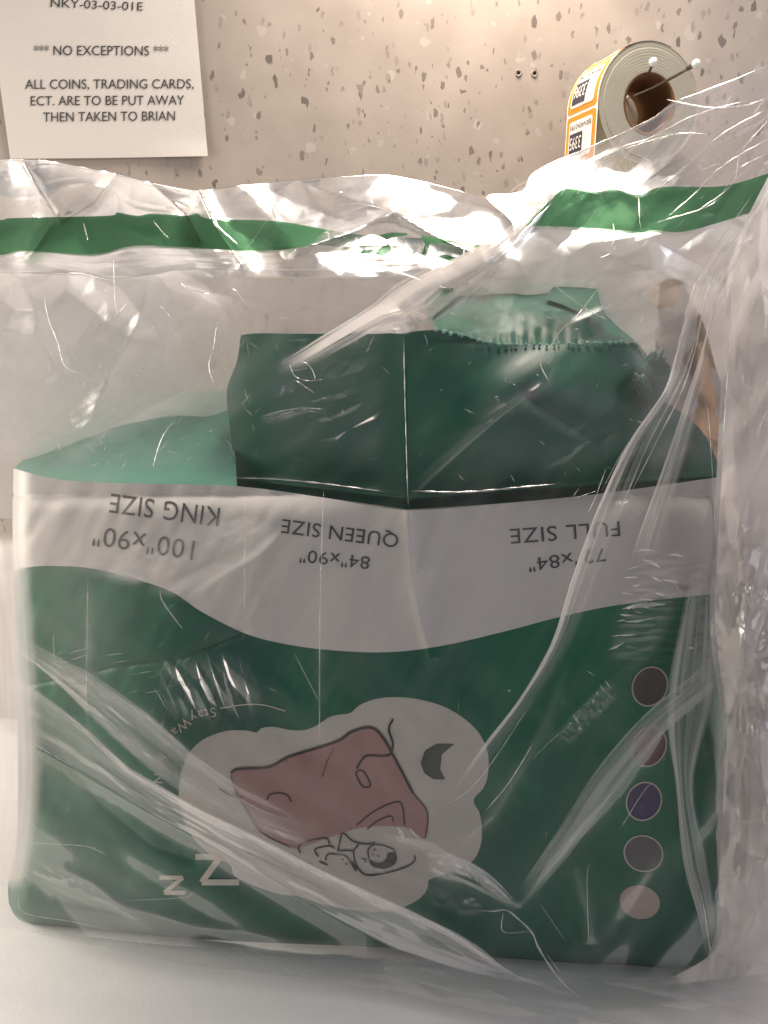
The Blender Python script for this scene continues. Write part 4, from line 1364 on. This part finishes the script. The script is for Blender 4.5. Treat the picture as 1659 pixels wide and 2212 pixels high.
grid_obj('mouth_fold', S_rt2(gu2, gv2), M['film'], bag)
a, b, _ = loft([(1150, 470), (1180, 440), (1215, 408), (1235, 405), (1290, 414), (1325, 408), (1380, 421), (1430, 404), (1560, 402), (1659, 375), (1760, 350)],
               [(1135, 488), (1185, 488), (1230, 490), (1330, 496), (1385, 502), (1412, 497), (1480, 500), (1600, 466), (1700, 430), (1720, 425), (1760, 412)], 220, 24)
grid_obj('printed_stripe', S_rt(a, b, 0.0012), M['stripe'], bag)
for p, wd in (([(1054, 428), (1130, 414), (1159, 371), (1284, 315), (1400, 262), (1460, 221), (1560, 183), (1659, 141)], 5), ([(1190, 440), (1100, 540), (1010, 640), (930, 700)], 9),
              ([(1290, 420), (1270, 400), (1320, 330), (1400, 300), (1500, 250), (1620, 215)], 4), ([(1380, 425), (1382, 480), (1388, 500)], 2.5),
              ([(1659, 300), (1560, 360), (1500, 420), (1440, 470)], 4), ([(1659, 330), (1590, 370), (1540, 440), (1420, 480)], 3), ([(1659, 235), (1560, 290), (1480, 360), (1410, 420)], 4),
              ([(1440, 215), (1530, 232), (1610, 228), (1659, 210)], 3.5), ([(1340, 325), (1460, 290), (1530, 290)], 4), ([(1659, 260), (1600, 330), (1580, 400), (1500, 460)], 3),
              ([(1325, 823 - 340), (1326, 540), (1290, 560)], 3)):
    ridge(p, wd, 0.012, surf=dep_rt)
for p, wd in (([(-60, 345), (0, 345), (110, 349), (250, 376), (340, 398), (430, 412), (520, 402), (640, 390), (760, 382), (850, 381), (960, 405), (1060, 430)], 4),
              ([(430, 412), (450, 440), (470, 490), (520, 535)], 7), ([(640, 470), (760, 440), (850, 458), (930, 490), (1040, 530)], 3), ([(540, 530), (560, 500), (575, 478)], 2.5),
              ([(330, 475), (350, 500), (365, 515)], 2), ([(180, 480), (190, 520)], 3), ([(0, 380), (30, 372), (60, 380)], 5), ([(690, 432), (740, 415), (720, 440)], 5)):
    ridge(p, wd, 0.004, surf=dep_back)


it = []
for k in range(90):
    u_ = rg.uniform(1120, 1659)
    it.append((u_, rg.uniform(max(180, 420 - (u_ - 1130) * 0.52), 400), rg.uniform(15, 120), rg.choice((rg.uniform(-45, -20), rg.uniform(-60, -35), rg.uniform(30, 80))), rg.uniform(1.0, 4)))
for k in range(40):
    it.append((rg.uniform(1050, 1659), rg.uniform(400, 620), rg.uniform(8, 50), rg.uniform(-60, -25), rg.uniform(0.8, 2)))
glint_strokes(it, dep_rt, 0.014, 0.0, 0.32)
it = []
for k in range(80):
    u_ = rg.uniform(-20, 1060)
    it.append((u_, rg.choice((rg.uniform(425, 458), rg.uniform(556, 590))), rg.uniform(8, 40), rg.choice((rg.uniform(-50, -10), rg.uniform(20, 70))), rg.uniform(0.8, 2.4)))
glint_strokes(it, dep_back, 0.006, 0.0, 0.5)


# ---- right side: the bag bunched up beyond the package
def dep_side(u, v, seed=101, off=0.0):
    u = np.asarray(u, float)
    v = np.asarray(v, float)
    kx, ky = 1600.0, 1430.0
    r = np.hypot(u - kx, (v - ky) * 0.8)
    ang = np.arctan2(v - ky, u - kx)
    rad = fbm(ang * 3.2 + 5, r / 420, seed, 3)
    f = 0.020 * rad * sst(20, 200, r) + 0.007 * facets(u / 60, v / 500, seed + 1) + 0.010 * facets(u / 80, v / 90, seed + 2) * sst(1100, 1350, v) + 0.004 * facets((u + v * .3) / 45, v / 150, seed + 9) + 0.006 * fbm(u / 110, v / 110, seed + 4, 2) * sst(1100, 1300, v)
    f = f - 0.02 * np.exp(-(r / 120.0) ** 2)
    return -0.035 + off + f


EDG = [(1672, 380), (1625, 474), (1586, 583), (1580, 671), (1570, 818), (1560, 1016), (1550, 1188), (1545, 1320), (1552, 1420), (1570, 1560), (1562, 1735), (1553, 1913), (1549, 2045), (1420, 2130)]
EDR = [(1850, 300), (1850, 700), (1850, 1300), (1850, 1700), (1850, 2080)]
for k, (mm, off, sd, sh) in enumerate((('film_thick', 0.0, 101, 0), ('film_thick', 0.016, 131, 16), ('film_back', 0.035, 161, -12))):
    gu, gv, t = loft([(x + sh, y) for x, y in EDG], EDR, 340, 110)
    grid_obj('bunched_film', on_plane(gu, gv, dep_side(gu, gv, sd, off), K), M[mm], bag)
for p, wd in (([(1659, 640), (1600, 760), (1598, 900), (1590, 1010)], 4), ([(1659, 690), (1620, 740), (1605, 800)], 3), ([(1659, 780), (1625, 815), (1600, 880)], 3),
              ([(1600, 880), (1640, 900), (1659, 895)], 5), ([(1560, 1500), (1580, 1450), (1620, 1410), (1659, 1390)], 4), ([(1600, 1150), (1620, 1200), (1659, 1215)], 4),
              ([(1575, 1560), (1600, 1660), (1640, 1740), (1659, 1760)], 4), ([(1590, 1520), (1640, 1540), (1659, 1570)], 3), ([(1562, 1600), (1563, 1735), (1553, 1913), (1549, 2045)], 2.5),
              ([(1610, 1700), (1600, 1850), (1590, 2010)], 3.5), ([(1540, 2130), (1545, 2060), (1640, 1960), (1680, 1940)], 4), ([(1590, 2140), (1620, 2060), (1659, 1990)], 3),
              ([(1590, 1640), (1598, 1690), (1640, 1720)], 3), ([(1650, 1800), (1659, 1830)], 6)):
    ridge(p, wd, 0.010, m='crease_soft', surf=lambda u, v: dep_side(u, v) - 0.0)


for sd in range(2):
    crumpled([(1572, 1040), (1565, 1300), (1570, 1560), (1556, 1960)], [(1720, 1060), (1720, 1320), (1720, 1600), (1720, 2000)], 46 + 30 * sd, 38 + 24 * sd, 0.0035, 20 - 50 * sd, 511 + sd, 260, 90,
             0.006 + 0.006 * sd, dep_side)
crumpled([(1595, 560), (1590, 760), (1588, 1000)], [(1700, 560), (1700, 800), (1700, 1000)], 50, 60, 0.003, -30, 521, 160, 80, 0.006, dep_side)


# ---- the loose film lying on the table in front
def S_skirt(u, v, hgt=0.0, seed=201):
    u = np.asarray(u, float)
    v = np.asarray(v, float)
    a, b = rot(u, v, 12)
    h = 0.012 + hgt + 0.004 * fbm(a / 300, b / 70, seed, 2) + 0.003 * facets(a / 260, b / 60, seed + 1)
    return on_level(u, v, np.maximum(h, 0.003))


LOW = [(20, 2006), (250, 2052), (400, 2085), (620, 2110), (829, 2142), (960, 2172), (1086, 2197), (1210, 2198), (1300, 2188), (1420, 2176), (1520, 2140), (1620, 2105), (1760, 2060)]
for k, (top, low, hg, mm) in enumerate((
        ([(20, 2004), (250, 2020), (500, 2044), (850, 2066), (1110, 2088), (1300, 2096), (1500, 2100), (1760, 2000)], LOW, 0.0, 'film_fold'),
        ([(829, 2070), (1000, 2090), (1200, 2100), (1400, 2098), (1560, 2070), (1780, 1960)], [(829, 2110), (1000, 2150), (1200, 2190), (1330, 2215), (1500, 2225), (1780, 2160)], 0.010, 'film_fold'),
        ([(1250, 2180), (1400, 2165), (1560, 2120), (1780, 2020)], [(1250, 2215), (1400, 2270), (1560, 2290), (1780, 2280)], 0.006, 'film_thick'))):
    gu, gv, t = loft(top, low, 220, 40)
    grid_obj('loose_film', S_skirt(gu, gv, hg, 201 + 7 * k), M[mm], bag, white=sst(0, 0.25, t) * sst(0, 0.06, 1 - t) * (0.45 + 0.55 * sst(500, 1300, gu)))
